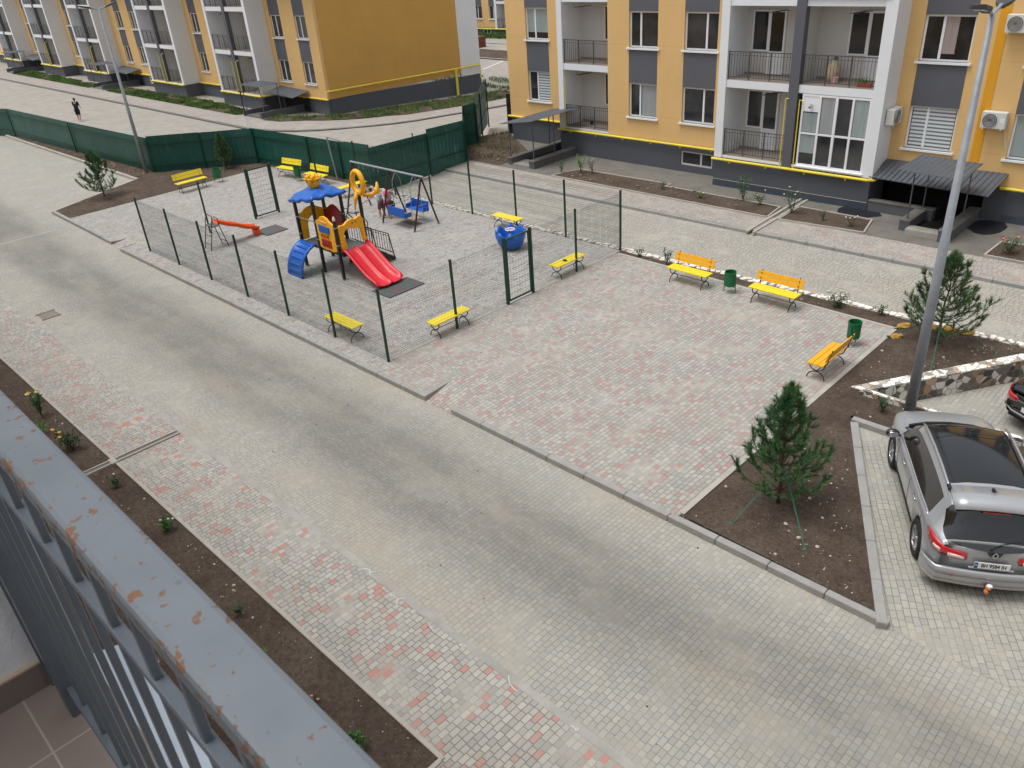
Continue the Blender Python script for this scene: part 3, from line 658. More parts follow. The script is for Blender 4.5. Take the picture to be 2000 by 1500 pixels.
# things on the upper balcony
t=thing('sack','tall beige sack standing on the upper right balcony','sack',(17.3,20.2,zb+3))
b=MB(); b.lathe([(.0,0),(.2,0),(.24,.2),(.23,.5),(.14,.72),(.05,.78),(.09,.88),(0,.88)],n=12); b.build('sack_body',mat('sackcloth','b5a488',.9,.15,5,.4,40),t,smooth=True); MB().ell((.02,0,.85),(.09,.09,.07)).build('tied_top',m_rail,t,smooth=True)
b=MB(); b.lathe([(0,0),(.11,0),(.13,.25),(.1,.25),(.09,.03)],(17.55,19.85,zb+3.006)); solo('bucket',b,mat('pink_plastic','d5a8b4',.4,.05,4),'small pink bucket on the upper balcony beside the sack','bucket')
t=thing('planter_box','red plastic trough of green seedlings behind the balcony railing','planter',(18.8,19.7,zb+3.006)); MB().box(-.3,.2,-.1,.1,0,.13).build('trough',mat('terracotta','a63a28',.6,.1,4),t,bevel=.01)
b=MB()
for i in range(26):
    x=rnd.uniform(-.26,.17);y=rnd.uniform(-.07,.07);h=rnd.uniform(.15,.3); b.quad((x-.02,y,.12),(x+.02,y,.12),(x+rnd.uniform(-.08,.08),y+rnd.uniform(-.05,.05),.12+h))
b.build('seedlings',foliage('seedling_leaf','3e6a2e','58883a','2d4f26'),t)
b=MB(); b.lathe([(.0,0),(.07,0),(.09,.15),(.075,.15)],(4.65,21.3,zb+.01)); b.tube([(4.65+.09*math.cos(a/10*6.283),21.3,zb+.25+.09*math.sin(a/10*6.283)) for a in range(11)],.012,5); solo('watering_can',b,m_black,'small black can on the floor of the ground balcony by the canopy','can')
# ---------- left apartment building
LB=thing('apartment_building','long yellow and white apartment block beyond the green fence with plain ochre gable','apartment building')
zl=.38; yF=21.9
bays=[(-32.6,-26.25),(-45.45,-39.1),(-61.5,-55.15),(-74.3,-67.95),(-87.6,-81.2)]
for (a,b) in bays: bay(LB,a,b,20.42,21.92,zl,door=False,simple=True,fin=.3,finw=.34)
gaps=[(-26.25,-19.9,[(-25.6,-24.2),(-22.4,-21.0)]),(-39.1,-32.6,[(-38.2,-36.9),(-34.9,-33.6)]),(-55.15,-45.45,[(-53.6,-52.2),(-50.4,-49.0),(-47.6,-46.2)]),(-67.95,-61.5,[(-66.9,-65.5),(-64.0,-62.6)]),(-81.2,-74.3,[(-80,-78.6),(-77,-75.6)]),(-96,-87.6,[(-92,-90.6)])]
for (a,b,c) in gaps:
    wing(LB,a,b,yF,zl,c)
    for (p,q) in c: window_column(LB,p,q,yF,zl,mull=.45)
m=MB(); xs_=[-96,-87.6,-81.2,-74.3,-67.95,-61.5,-55.15,-45.45,-39.1,-32.6,-26.25,-19.95]
for i,(a,b) in enumerate(zip(xs_,xs_[1:])):
    y=21.95 if i%2==0 else 20.45
    m.box(a,b,y,y+.2,-1.1,zl-.1)
    if i%2: m.box(b-.2,b,y+.2,22,-1.1,zl-.1); m.box(a,a+.2,y+.2,22,-1.1,zl-.1)
m.build('plinth',m_plinth,LB)
HL=zl+3*NS+.1
m=MB(); m.prism([(-20.1,22.16),(-19.9,22.16),(-18.75,33.7),(-18.95,33.7)],zl-.1,HL); m.build('gable_wall',m_yel2,LB)
m=MB(); m.prism([(-18.95,33.72),(-18.75,33.72),(-18.5,35.6),(-18.7,35.6)],zl-.3,HL); m.build('gable_white_wall',m_white,LB)
m=MB(); m.prism([(-20.1,22.16),(-19.93,22.16),(-18.53,35.6),(-18.7,35.6)],-2,lambda p:zl-.1 if p[1]<30 else zl-.35); m.build('gable_plinth',m_plinth,LB)
m=MB(); m.box(-96,-20.2,22.2,22.4,-1,HL); m.build('inner_wall',m_dark,LB); MB().box(-96,-19.6,20.3,35,HL,HL+.2).build('roof',m_grey,LB)
pipe_run(LB,[(-26.2,20.33,.3),(-26.1,21.8,.3),(-19.75,21.82,.3),(-19.75,21.82,.85),(-18.35,35.4,.75),(-18.35,35.4,-.2)],.06); 
pipe_run(LB,[(-18.55,33,.72),(-18.55,33,-1.2)],.1)
for i,(a,b) in enumerate(zip(xs_,xs_[1:])):
    y=21.84 if i%2==0 else 20.34
    if i<10: pipe_run(LB,[(a,y,.28),(b,y,.28)],.06)
for (a,b) in bays[:4]:
    xm=(a+b)/2-.08; pipe_run(LB,[(xm+.3,20.38,.3),(xm+.3,20.38,2.6),(xm+.5,20.5,2.7)],.03,'riser_pipe'); pipe_run(LB,[(xm-.3,20.38,.3),(xm-.3,20.38,2.6)],.03,'riser_pipe')
for bx_ in (-26.0,-54.9,-80.9):
    o=corr(bx_+.1,bx_+3.9,20.4,21.85,.62,.5,.25).build('lower_canopy',m_sheet,LB)
    o=corr(bx_+.2,bx_+3.0,18.4,20.2,1.5,1.5,.0).build('entrance_canopy',m_sheet,LB)
    for (x,y) in ((.4,18.6),(2.8,18.6),(.4,20.0),(2.8,20.0)): MB().bar((bx_+x,y,-.7),(bx_+x,y,1.5),.045).build('canopy_post',m_sheet,o)
    MB().box(bx_+.3,bx_+.55,18.3,20.3,-.8,-.25).build('entrance_wall',m_step,LB); MB().box(bx_+2.6,bx_+2.85,18.3,21.9,-.8,-.25).build('entrance_wall',m_step,LB); MB().box(bx_+.55,bx_+2.6,18.35,19.4,-.8,-.55).build('entrance_step',m_blind,LB)
    MB().box(bx_+.3,bx_+3.6,21.9,21.94,-.7,.25).build('recess_shade_panel',m_dark,LB)  # thin black panel on the plinth paints the shade of a recess
window(LB,-49.5,-48.5,-.45,.1,21.9,mull=-49.0,sill=False,rec=-.0,name='basement_window')
# ---------- building far behind
FB=thing('apartment_building','distant yellow apartment building seen through the gap between the two nearer ones','apartment building')
zf=-.45; yB=64.5
mb=MB(); cols=[(-49.9,-48.35),(-47.1,-45.65)]
wing(FB,-51.3,-44.7,yB,zf,cols,ns=2)
for (p,q) in cols: window_column(FB,p,q,yB,zf,ns=2,mull=.5)
wing(FB,-42,-30,yB,zf,[],ns=2)
bay(FB,-58,-51.3,yB-1.4,yB+.05,zf,ns=2,door=True,simple=True); bay(FB,-44.7,-38.3,yB-1.4,yB+.05,zf,ns=2,door=False,simple=True)
MB().box(-58,-30,yB-1.3,yB+.2,-1.6,zf-.1).build('plinth',m_plinth,FB); window(FB,-46.9,-45.6,-1.15,-.6,yB-1.35,mull=-46.2,sill=False,rec=0,name='basement_window')
pipe_run(FB,[(-58,yB-1.42,zf-.08),(-30,yB-1.42,zf-.08)],.06)
MB().box(-60,-30,yB+.2,yB+12,-1.6,zf+6.2).build('building_mass',m_yel,FB)
# near building (camera stands on one of its balconies)
NB=thing('apartment_building','near apartment building facade on whose balcony the view is taken','apartment building')
MB().box(-40,28.9,-10.95,-10.62,-.2,11).build('facade_wall',m_yel,NB)
MB().box(33.2,60,-10.95,-10.62,-.2,11).build('facade_wall',m_yel,NB)
MB().box(29.3,33.2,-10.95,-10.66,-.2,8.1).build('facade_wall',m_white,NB)
MB().box(28.9,29.35,-12.4,-10.66,8.0,11.2).build('balcony_side_wall',mat('rough_white_plaster','e4e5e6',.9,.03,3,.6,70),NB)
MB().box(33.0,33.3,-12.4,-10.7,8.0,11.2).build('balcony_side_wall',m_white,NB)
MB().box(29.0,33.3,-12.6,-12.4,8.0,11.2).build('balcony_rear_wall',m_white,NB)
def tilem():
    k=NT('brown_balcony_tiles'); c=k.coord(); s=k.n('ShaderNodeSeparateXYZ'); k.l(c,s.inputs[0])
    fx=k.math('FRACT',k.math('DIVIDE',k.math('ADD',s.outputs[0],.13),.3)); fy=k.math('FRACT',k.math('DIVIDE',k.math('ADD',s.outputs[1],.02),.3))
    e=k.math('MINIMUM',k.math('MINIMUM',fx,k.math('SUBTRACT',1,fx)),k.math('MINIMUM',fy,k.math('SUBTRACT',1,fy)))
    a=k.mix(k.ramp(k.noise(c,3,4),.3,.7),hexc('7c6f68'),hexc('8a7d75')); a=k.mix(k.math('LESS_THAN',e,.008),a,hexc('a0968c'))
    k.l(a,k.b.inputs['Base Color']); k.b.inputs['Roughness'].default_value=.5; return k.m
m_btile=tilem()
MB().box(29.0,33.3,-12.4,-10.66,8.15,8.4).build('balcony_floor',m_btile,NB)
o=MB().box(29.35,29.362,-12.3,-10.67,8.4,8.475).build('skirting_tiles',mat('skirting_brown','7d6e66',.5,.06,3),NB)
for y in (-12.1,-11.8,-11.5,-11.2,-10.9): MB().box(29.362,29.3635,y,y+.004,8.4,8.475).build('tile_joint',m_rail,o)
MB().box(29.35,29.364,-12.3,-10.67,8.475,8.481).build('grout_line',mat('grout_beige','c3ad96',.9,.1,30),NB)
MB().prism([(29.3,-10.66),(33.3,-10.66),(33.3,-10.575),(29.3,-10.575)],8.3,lambda p:8.37 if p[1]<-10.6 else 8.345).build('drip_flashing',mat('pale_flashing','b9c4cb',.35,.05,5,metal=.3),NB)
for i,x in enumerate(range(-36,60,4)):
    if 27<x<34: continue
    for z in (1.9,4.9,7.9):
        fo=MB().box(x,x+1.6,-10.62,-10.58,z,z+1.5).build('window_frame',m_pvc,NB); MB().box(x+.07,x+1.53,-10.58,-10.575,z+.07,z+1.43).build('pane',m_glass,fo)
    MB().box(x,x+1.6,-10.62,-10.6,3.4,4.9).build('spandrel_panel',m_grey,NB); MB().box(x,x+1.6,-10.62,-10.6,6.4,7.9).build('spandrel_panel',m_grey,NB)
# balcony railing in the foreground
def rustpaint():
    k=NT('chipped_grey_rail_paint'); c=k.coord()
    n=k.noise(c,82,3,.5); big=k.noise(c,16,2,.6); fine=k.noise(c,240,4,.7)
    s=k.n('ShaderNodeSeparateXYZ'); k.l(c,s.inputs[0])
    edge=k.math('MULTIPLY',k.ramp(k.math('SUBTRACT',-10.741,s.outputs[1]),0,.010),.12)
    v=k.math('ADD',k.math('ADD',n,k.math('MULTIPLY',big,.42)),k.math('ADD',edge,k.math('MULTIPLY',fine,.05)))
    rust=k.ramp(v,.885,.92)
    base=k.mix(k.ramp(k.noise(c,9,4,.6),.3,.7),hexc('5e656b'),hexc('696f75'))
    sp=k.math('GREATER_THAN',k.noise(c,75,2),.74); base=k.mix(k.math('MULTIPLY',sp,.5),base,hexc('454f58'))
    k.l(k.mix(rust,base,k.mix(fine,hexc('5f4433'),hexc('7c5b45'))),k.b.inputs['Base Color'])
    k.l(k.math('ADD',.42,k.math('MULTIPLY',rust,.4)),k.b.inputs['Roughness']); k.b.inputs['Specular IOR Level'].default_value=.5
    k.bump(k.math('ADD',k.math('MULTIPLY',rust,-.6),k.math('MULTIPLY',k.noise(c,50,3),.25)),.5,.002); return k.m
m_railp=rustpaint(); m_bal=mat('grey_baluster_paint','585f66',.36,.08,8,.1,60)
t=thing('balcony_railing','chipped grey steel balcony railing with rust spots in the foreground','railing')
MB().box(29.36,33.0,-10.753,-10.703,9.452,9.482).build('handrail',m_railp,t,bevel=.006)
MB().box(29.36,33.0,-10.736,-10.720,9.255,9.27).build('mid_rail',m_bal,t,bevel=.003)
MB().box(29.36,33.0,-10.742,-10.714,8.47,8.49).build('bottom_rail',m_bal,t,bevel=.003)
MB().box(29.36,29.372,-10.755,-10.70,8.38,9.45).build('wall_post',m_bal,t); MB().box(29.455,29.51,-10.755,-10.705,8.38,9.455).build('post',m_bal,t,bevel=.004); MB().box(30.9+.3,31.255,-10.755,-10.705,8.38,9.455).build('post',m_bal,t,bevel=.004)
for i in range(28):
    x=29.585+.111*i
    if x<32.9: MB().box(x-.0065,x+.0065,-10.733,-10.723,8.47,9.455).build('baluster',m_bal,t,bevel=.002)
# ================================================================ GREEN SHEET FENCE
def sheetm(name,a,b):
    k=NT(name); c=k.coord(); st=k.noise(k.coord(3,3,.35),1.6,5,.7)
    x=k.mix(k.ramp(k.noise(c,.8,4),.3,.7),hexc(a),hexc(b)); x=k.mix(k.math('MULTIPLY',k.ramp(st,.60,.75),.45),x,hexc('8aa39a'))
    k.l(x,k.b.inputs['Base Color']); k.b.inputs['Roughness'].default_value=.45; return k.m
m_gf=sheetm('green_sheet','0c453d','145249'); m_gf2=sheetm('faded_green_sheet','184c44','275a52')
def sheetfence(label,pts,hts,mats=None):
    t=thing('sheet_fence',label,'fence')
    for i,(a,b) in enumerate(zip(pts,pts[1:])):
        a=Vector(a);b=Vector(b);L=(b-a).length;d=(b-a)/L;n=Vector((-d.y,d.x));N=max(1,int(L/.06));vs=[];fs=[]
        h0,h1,zb0,zb1=hts[i]
        for j in range(N+1):
            u=j/N; o=.013 if (j%4)<2 else 0; p=a+d*L*u+n*o
            vs+=[(p.x,p.y,zb0+(zb1-zb0)*u),(p.x,p.y,h0+(h1-h0)*u+rnd.uniform(-.003,.003))]
        fs=[(2*j,2*j+2,2*j+3,2*j+1) for j in range(N)]
        m=MB().add(vs,fs); o=m.build('sheet_panel',(mats or {}).get(i,m_gf),t); s=o.modifiers.new('s','SOLIDIFY'); s.thickness=.006
        pm=MB(); pm.bar((b.x+n.x*-.06,b.y-n.y*.06,zb1-.2),(b.x-n.x*.06,b.y-n.y*.06,h1-.05),.06); pm.build('post',m_post,t)
        pr=MB(); 
        for zz in (.35,1.45): pr.bar((a.x-n.x*.04,a.y-n.y*.04,zz),(b.x-n.x*.04,b.y-n.y*.04,zz),.04)
        pr.build('rail',m_post,t)
    return t
sheetfence('long dark green corrugated sheet fence zigzagging behind the playground',[(-36,4.0),(-34.1,4.4),(-31.9,4.8),(-22,5.25),(-12.35,5.75),(-10.6,7.8),(-8.85,9.9),(-4.3,10.3),(-1.9,10.52),(.35,10.6)],[(1.7,1.7,-.1,-.1),(1.7,1.8,-.1,-.1),(1.8,1.8,-.1,-.1),(1.8,1.8,-.1,0),(1.88,1.86,0,0),(1.84,1.82,0,0),(1.82,1.8,0,0),(1.8,1.78,0,0),(1.82,1.86,0,0)],{2:m_gf2,5:m_gf2})
sheetfence('green sheet fence crossing the far road with one taller dented panel',[(.40,10.5),(.42,14.0),(.3,16.5)],[(1.74,1.7,-.45,-.3),(1.88,1.8,-.38,-.3)],{1:m_gf2})
sheetfence('tall green sheet fence leading back between the two apartment buildings',[(.25,16.5),(-2.1,18.7),(-2.0,19.5),(-3.7,21.4),(-6.5,24.6)],[(1.5,1.9,-.3,-.3),(1.9,1.95,-.3,-.3),(2.0,2.05,-.3,-.3),(2.05,2.1,-.3,-.6)])
sheetfence('dark brown sheet fence panel at the corner of the right building',[(-2.4,22.3),(-1.25,22.6)],[(1.9,1.9,-.3,-.3)],{0:mat('dark_brown_sheet','261c1c',.6,.1,3)})
b=MB(); b.bar((-2.2,10.32,0),(-2.55,10.35,1.95),.05); b.bar((-2.55,10.35,1.95),(-1.3,10.42,1.85),.05); solo('steel_pole',b,m_galv,'bent grey steel pole leaning on the green fence behind the playground','pole')
b=MB(); b.tube([(-18.6,15.6,-.6),(-18.6,15.6,1.0)],.03,8); t=thing('marker_pole','thin rusty pole with white lower half beyond the fence corner','pole',(-18.9,14.9,0)); MB().tube([(0,0,-.6),(0,0,.6)],.045,8).build('white_part',m_white,t); MB().tube([(0,0,.6),(0,0,2.1)],.045,8).build('rusty_part',m_brown,t); MB().bar((-.3,0,2.1),(.3,0,2.12),.05).build('cross_bar',m_brown,t)
t=thing('wooden_trestle','small wooden trestle on the road behind the green fence','trestle',(-6.2,18.3,-.6)); MB().bar((0,0,0),(0,0,.75),.07).build('leg',mat('raw_wood','9a7a50',.8,.2,6),t); MB().bar((-.45,0,.35),(.45,0,.35),.06).build('crossbar',mat('raw_wood','9a7a50',.8,.2,6),t); MB().bar((-.2,-.3,0),(.15,.25,.5),.06).build('leg',mat('raw_wood','9a7a50',.8,.2,6),t)
# ================================================================ WIRE MESH PLAYGROUND FENCE
HF=2.1
def meshpanel(a,b,par,z0=.03,z1=2.03,name='wire_panel'):
    a=Vector(a);b=Vector(b);L=(b-a).length;d=(b-a)/L;n=Vector((-d.y,d.x,0)) if False else Vector((-d.y,d.x)); vs=[];fs=[];m=MB()
    N=int(L/.052)
    def tri(p,q,r_):
        p=Vector(p);q=Vector(q);dd=(q-p).normalized();u=Vector((0,0,1)) if abs(dd.z)<.9 else Vector((d.x,d.y,0));x=dd.cross(u).normalized();y=dd.cross(x)
        o=len(m.v)
        for c in (p,q):
            for k in range(3):
                an=k*2.094; m.v.append(tuple(c+(x*math.cos(an)+y*math.sin(an))*r_))
        for k in range(3): m.f.append((o+k,o+(k+1)%3,o+3+(k+1)%3,o+3+k))
    for i in range(1,N):
        p=a+d*L*i/N; tri((p.x,p.y,z0),(p.x,p.y,z1),.0024)
    for z in [z0,z1]+[z0+.2*k for k in range(1,10)]: tri((a.x,a.y,z),(b.x,b.y,z),.003)
    for z in (z0+.1,z0+.7,z0+1.3,z1-.08):   # folded V beads
        for s in (-1,1): tri((a.x+n.x*.02,a.y+n.y*.02,z+s*.03),(b.x+n.x*.02,b.y+n.y*.02,z+s*.03),.0042)
    return m.build(name,m_wire,par)
def post(par,x,y,h=HF,w=.06): 
    o=MB().box(x-w/2,x+w/2,y-w/2,y+w/2,0,h).build('post',m_post,par,bevel=.006); MB().box(x-w/2-.005,x+w/2+.005,y-w/2-.005,y+w/2+.005,h,h+.015).build('post_cap',m_rub,o); return o
def meshfence(label,pts,skip=(),posts=None):
    t=thing('mesh_fence',label,'fence',group='green mesh fence round the playground')
    for p in (posts or pts): post(t,*p)
    for i,(a,b) in enumerate(zip(pts,pts[1:])):
        if i not in skip: meshpanel(a,b,t)
    return t
YB=10.18
meshfence('long green wire mesh fence nearest the paved road',[(2.5*k,0) for k in range(7)])
meshfence('green wire mesh fence between the playground and the paved square with the near gate',[(15,0),(15,2.52),(15,4.6),(15,5.75),(15,7.84),(15,YB)],skip=(2,),posts=[(15,2.52),(15,7.84),(15,YB)])
meshfence('green wire mesh fence at the back of the playground beside the stone border',[(15,YB),(12.5,YB),(10,YB),(7.5,YB),(5,YB),(2.5,YB),(0,10.0)],posts=[(12.5,YB),(10,YB),(7.5,YB),(5,YB),(2.5,YB)])
meshfence('green fence posts at the far left end of the playground by the far gate',[(0,0.02),(0,2.53),(0,4.6),(0,5.75),(0,7.9),(0,10.0)],skip=(0,1,2,3,4),posts=[(0,2.53),(0,7.9),(0,10.0)])
for f_ in (1,3,4): pass
def gate(x,y0,y1,label):
    t=thing('mesh_gate',label,'gate',group='playground gates')
    for y in (y0,y1): o=MB().box(x-.04,x+.04,y-.04,y+.04,0,HF+.02).build('gate_post',m_post,t,bevel=.006)
    l=MB(); a,b=y0+.08,y1-.08
    l.bar((x,a,.08),(x,a,2.05),.045); l.bar((x,b,.08),(x,b,2.05),.045); l.bar((x,a,.1),(x,b,.1),.045); l.bar((x,a,2.03),(x,b,2.03),.045); lf=l.build('gate_leaf',m_post,t)
    w=MB()
    for k in range(1,10): w.bar((x,a,.1+.195*k),(x,b,.1+.195*k),.007)
    for k in range(1,8): w.bar((x,a+(b-a)*k/8,.1),(x,a+(b-a)*k/8,2.03),.0025)
    w.build('wire_infill',m_wire,lf); MB().bar((x+.03,b-.14,1.02),(x+.09,b-.01,1.02),.02).build('handle',m_rub,lf)
    for z in (.4,1.7): MB().bar((x,y0+.03,z),(x,a,z),.03).build('hinge',m_rub,lf)
gate(15,4.62,5.74,'open frame green mesh gate leading onto the paved square')
gate(0,4.62,5.74,'open frame green mesh gate at the far left end of the playground')
# ================================================================ BENCHES
def bench(label,x,y,rz,L=1.4,back=False,seat=m_by,backm=None,grp='yellow benches'):
    t=thing('park_bench',label,'bench',(x,y,0),rz,grp)
    s=MB()
    for k in range(3): s.box(-L/2,L/2,-.2+k*.137,-.2+k*.137+.125,.43,.465)
    s.build('seat',seat,t,bevel=.004)
    for sx in (-1,1):
        X=sx*(L/2-.14); l=MB()
        up_=[(X,-.2+.2*(1-math.cos(a)),.43-.2*math.sin(a)) for a in [math.pi*k/10 for k in range(11)]]
        lo_=[(X,-.22+.22*(1-math.cos(a)),.0+.21*math.sin(a)) for a in [math.pi*k/10 for k in range(11)]]
        l.tube(up_,.014,6); l.tube(lo_,.014,6); l.bar((X,-.2,.42),(X,.2,.42),.03)
        if back: l.tube([(X,.2,.42),(X,.245,.5),(X,.26,.62),(X,.33,.86)],.015,6)
        l.build('leg',m_black,t)
    b=MB(); b.bar((-L/2+.14,0,.22),(L/2-.14,0,.22),.014); b.build('stretcher',m_black,t)
    if back:
        b=MB(); Mx=Matrix.Translation((0,.255,.56))@Matrix.Rotation(R(-16),4,'X')
        b.box(-L/2,L/2,-.03,-.005,0,.13,Mx); b.box(-L/2,L/2,-.03,-.005,.142,.275,Mx); b.build('backrest',backm or seat,t,bevel=.004)
        for sx in (-1,1):
            for zz in (.06,.2): MB().box(sx*(L/2-.14)-.02,sx*(L/2-.14)+.02,-.034,-.028,zz-.015,zz+.015,Mx).build('bolt_plate',m_black,t)
    return t
bench('backless yellow bench inside the mesh fence near the road kerb',12.6,.3,0,1.42)
bench('backless yellow bench behind the mesh fence left of the near gate',14.88,2.35,R(90),1.38)
bench('backless yellow bench with a small dark thing left on it right of the near gate',14.83,7.6,R(90),1.38)
bench('backless yellow bench at the stone border behind the blue carousel',9.98,9.72,0,1.35)
bench('backless yellow bench at the far end of the playground behind the swing frame',.7,9.15,R(90),1.4)
bench('yellow bench with backrest standing alone on the soil edge left of the far gate',-7.1,5.3,R(90),1.5,True)
bench('yellow bench with backrest in the far corner right of the far gate',-4.75,9.25,R(8),1.45,True)
bench('yellow bench with backrest half hidden behind the play tower roof',-2.4,9.3,R(4),1.4,True)
bench('yellow bench with orange backrest on the square left of the green bin',18.52,9.05,R(-1),1.42,True,m_by,m_bo)
bench('yellow bench with orange backrest on the square right of the green bin',21.32,9.12,R(-1),1.45,True,m_by,m_bo)
bench('orange yellow bench seen from its side at the right edge of the square',24.2,6.4,R(-90),1.35,True,m_bo,m_bo)
b=MB(); b.ell((0,0,.0),(.09,.05,.025)); o=solo('forgotten_cap',b,m_rub,'small dark object lying on the backless bench right of the near gate','object',smooth=True); o.location=(14.85,7.45,.49)
def bin_(label,x,y,rz=0):
    t=thing('litter_bin',label,'litter bin',(x,y,0),rz,'green litter bins')
    c=MB(); c.lathe([(.0,.22),(.15,.22),(.16,.24),(.165,.66),(.155,.66),(.15,.25),(0,.25)],n=20); c.build('bucket',m_bin,t,smooth=False)
    l=MB(); 
    for s in (-1,1): l.tube([(s*.19,0,0),(s*.19,0,.6)],.013,6); l.bar((s*.19,0,.5),(s*.16,0,.5),.02)
    l.bar((-.19,0,.2),(.19,0,.2),.02); l.build('stand',m_bin,t); MB().lathe([(.163,.62),(.172,.62),(.172,.67),(.16,.67)],n=20).build('rim',m_bin,t)
bin_('green litter bin between the two benches on the square',19.85,9.2)
bin_('green litter bin behind the sideways bench at the right of the square',24.12,8.05,R(90))
bin_('green litter bin on the soil left of the far gate',-7.3,6.75,R(60)); bin_('green litter bin between the two far corner benches',-3.7,9.1,R(10))
# ================================================================ PLAY TOWER
T=thing('play_tower','coloured play tower with blue wavy roof and double red slide','play tower')
def ppost(x,y,z1,cap=None):
    o=MB().box(x-.05,x+.05,y-.05,y+.05,0,z1).build('post',m_tube,T,bevel=.02); MB().box(x-.09,x+.09,y-.09,y+.09,0,.02).build('foot_plate',m_galv,o)
    for z in (1.2,1.8):
        if z<z1: MB().box(x-.058,x+.058,y-.058,y+.058,z,z+.035).build('clamp',m_galv,o)
    if cap: MB().lathe([(.05,0),(.055,.03),(.04,.1),(0,.16)],(x,y,z1),10).build('post_cap',cap,o,smooth=True)
for (x,y,z,c) in ((6.72,2.8,2.5,None),(7.86,2.8,2.5,None),(9.0,2.8,2.06,mat('cream_cap','e6cfc0',.4,.03,3)),(6.72,3.92,2.5,None),(7.86,3.92,2.5,None),(9.0,3.92,2.66,None)): ppost(x,y,z,c)
MB().box(6.75,8.97,2.83,3.89,.86,.93).build('deck',m_deck,T)
# wavy roof
m=MB(); N=22; vs=[]
cx,cy=7.29,3.38
def rz_(u,v):
    r=max(abs(u),abs(v)); a=1-abs(u);b=1-abs(v)
    h=.20*(1-r)**.6 if r<1 else 0
    z=2.50+h+.07*math.cos(v*2.0+u*1.2)+.028*math.sin(u*9+v*5+2*math.sin(v*2))*(1-abs(u)*.2)+.02*math.sin(v*11-u*3)
    z+=.07*(u*.5+v*.5)
    return z
for j in range(N+1):
    for i in range(N+1):
        u=-1+2*i/N;v=-1+2*j/N; k=.78-.04*(u*u*v*v); vs.append((cx+u*k*1.0,cy+v*k*.98,rz_(u,v)+.05))
m.add(vs,[(j*(N+1)+i,j*(N+1)+i+1,(j+1)*(N+1)+i+1,(j+1)*(N+1)+i) for j in range(N) for i in range(N)])
rf=m.build('roof',m_blue,T,smooth=True); s=rf.modifiers.new('s','SOLIDIFY'); s.thickness=.09; s.offset=-1
# crown finial
c=MB(); c.lathe([(0,0),(.16,0),(.19,.04),(.23,.30),(.22,.34),(.19,.32),(.15,.10),(0,.08)],(7.35,3.3,2.80),10)
for k in range(6):
    a=k/6*6.283+.3; p=Vector((7.35+math.cos(a)*.17,3.3+math.sin(a)*.17,3.05)); q=p+Vector((math.cos(a)*.17,math.sin(a)*.17,.10)); c.tube([p,q],[.07,.012],8)
for k in range(5):
    a=k/5*6.283+.6; c.tube([(7.35+math.cos(a)*.17,3.3+math.sin(a)*.17,3.08),(7.35+math.cos(a)*.18,3.3+math.sin(a)*.18,3.24)],[.10,.03],8)
c.build('crown_ornament',m_ylp,rf,smooth=True)
def panel(pts,th,Mx,name,m,sub=True):
    o=MB().prism(pts,-th/2,th/2,Mx).build(name,m,T,bevel=.018); return o
PX=lambda y:Matrix(((1,0,0,0),(0,0,1,y),(0,1,0,0),(0,0,0,1)))   # (x,z) -> plane Y=y
PY=lambda x:Matrix(((0,0,1,x),(1,0,0,0),(0,1,0,0),(0,0,0,1)))   # (y,z) -> plane X=x
p=panel([(7.95,.98),(8.3,.93),(8.5,.95),(8.7,.92),(8.93,.98),(8.95,1.9),(8.72,1.98),(8.6,2.08),(8.4,2.12),(8.2,2.07),(8.1,1.96),(7.92,1.9)],.07,PX(2.79),'activity_panel',m_ylp)
MB().prism([(8.1,1.55),(8.68,1.55),(8.7,1.77),(8.1,1.8)],-.02,.02,PX(2.74)).build('blue_tiles',m_blue,p,bevel=.005)
b=MB(); 
for i in range(3): b.lathe([(.045,-.01),(.06,0),(.06,.02),(.045,.02)],n=10,M=Matrix.Translation((8.2+i*.17,2.755,1.42))@Matrix.Rotation(R(90),4,'X'))
b.build('dial_ring',m_red2,p)
for i in range(4):
    for j in range(2): MB().box(8.13+i*.145,8.25+i*.145,2.73,2.76,1.05+j*.14,1.17+j*.14).build('red_block',m_red2,p,bevel=.006)
MB().prism([(8.2,1.95),(8.62,1.93),(8.5,1.88),(8.3,1.88)],-.012,.012,PX(2.75)).build('painted_smile',mat('pale_orange','f0b070',.4,.05,4),p)
def ring2(outer,inner): return outer+inner
# arch panels as swept shapes
def arch(pts,r,name,m,par=T,squash=None):
    b=MB(); b.tube(pts,r,10); return b.build(name,m,par,smooth=True)
p=panel([(2.88,1.0),(2.93,1.05),(3.05,1.0),(3.13,1.08),(3.1,1.15),(3.06,1.55),(3.13,1.66),(3.3,1.7),(3.5,1.62),(3.66,1.6),(3.74,1.52),(3.76,1.15),(3.83,1.08),(3.95,1.1),(3.97,1.2),(3.9,1.25),(3.88,1.88),(3.82,1.97),(3.7,1.98),(3.58,1.93),(3.45,1.97),(3.25,1.93),(3.1,1.84),(2.95,1.86),(2.87,1.8)],.09,PY(9.02),'slide_arch',m_ylp)
MB().box(9.06,9.075,3.42,3.46,1.8,1.84).build('rivet',m_rub,p); MB().box(9.06,9.075,3.55,3.59,1.82,1.86).build('rivet',m_rub,p)
panel([(2.87,.95),(3.12,.95),(3.15,1.45),(3.22,1.62),(3.36,1.7),(3.5,1.62),(3.57,1.45),(3.6,.95),(3.86,.95),(3.86,1.85),(3.7,1.92),(3.55,2.02),(3.36,2.05),(3.17,2.02),(3.0,1.92),(2.87,1.88)],.06,PY(6.72),'arch_panel',m_ylp)
panel([(6.82,1.0),(7.77,1.0),(7.77,1.82),(7.6,1.9),(7.45,2.0),(7.3,2.04),(7.12,2.0),(6.98,1.9),(6.82,1.85)],.06,PX(3.92),'solid_panel',m_red2)
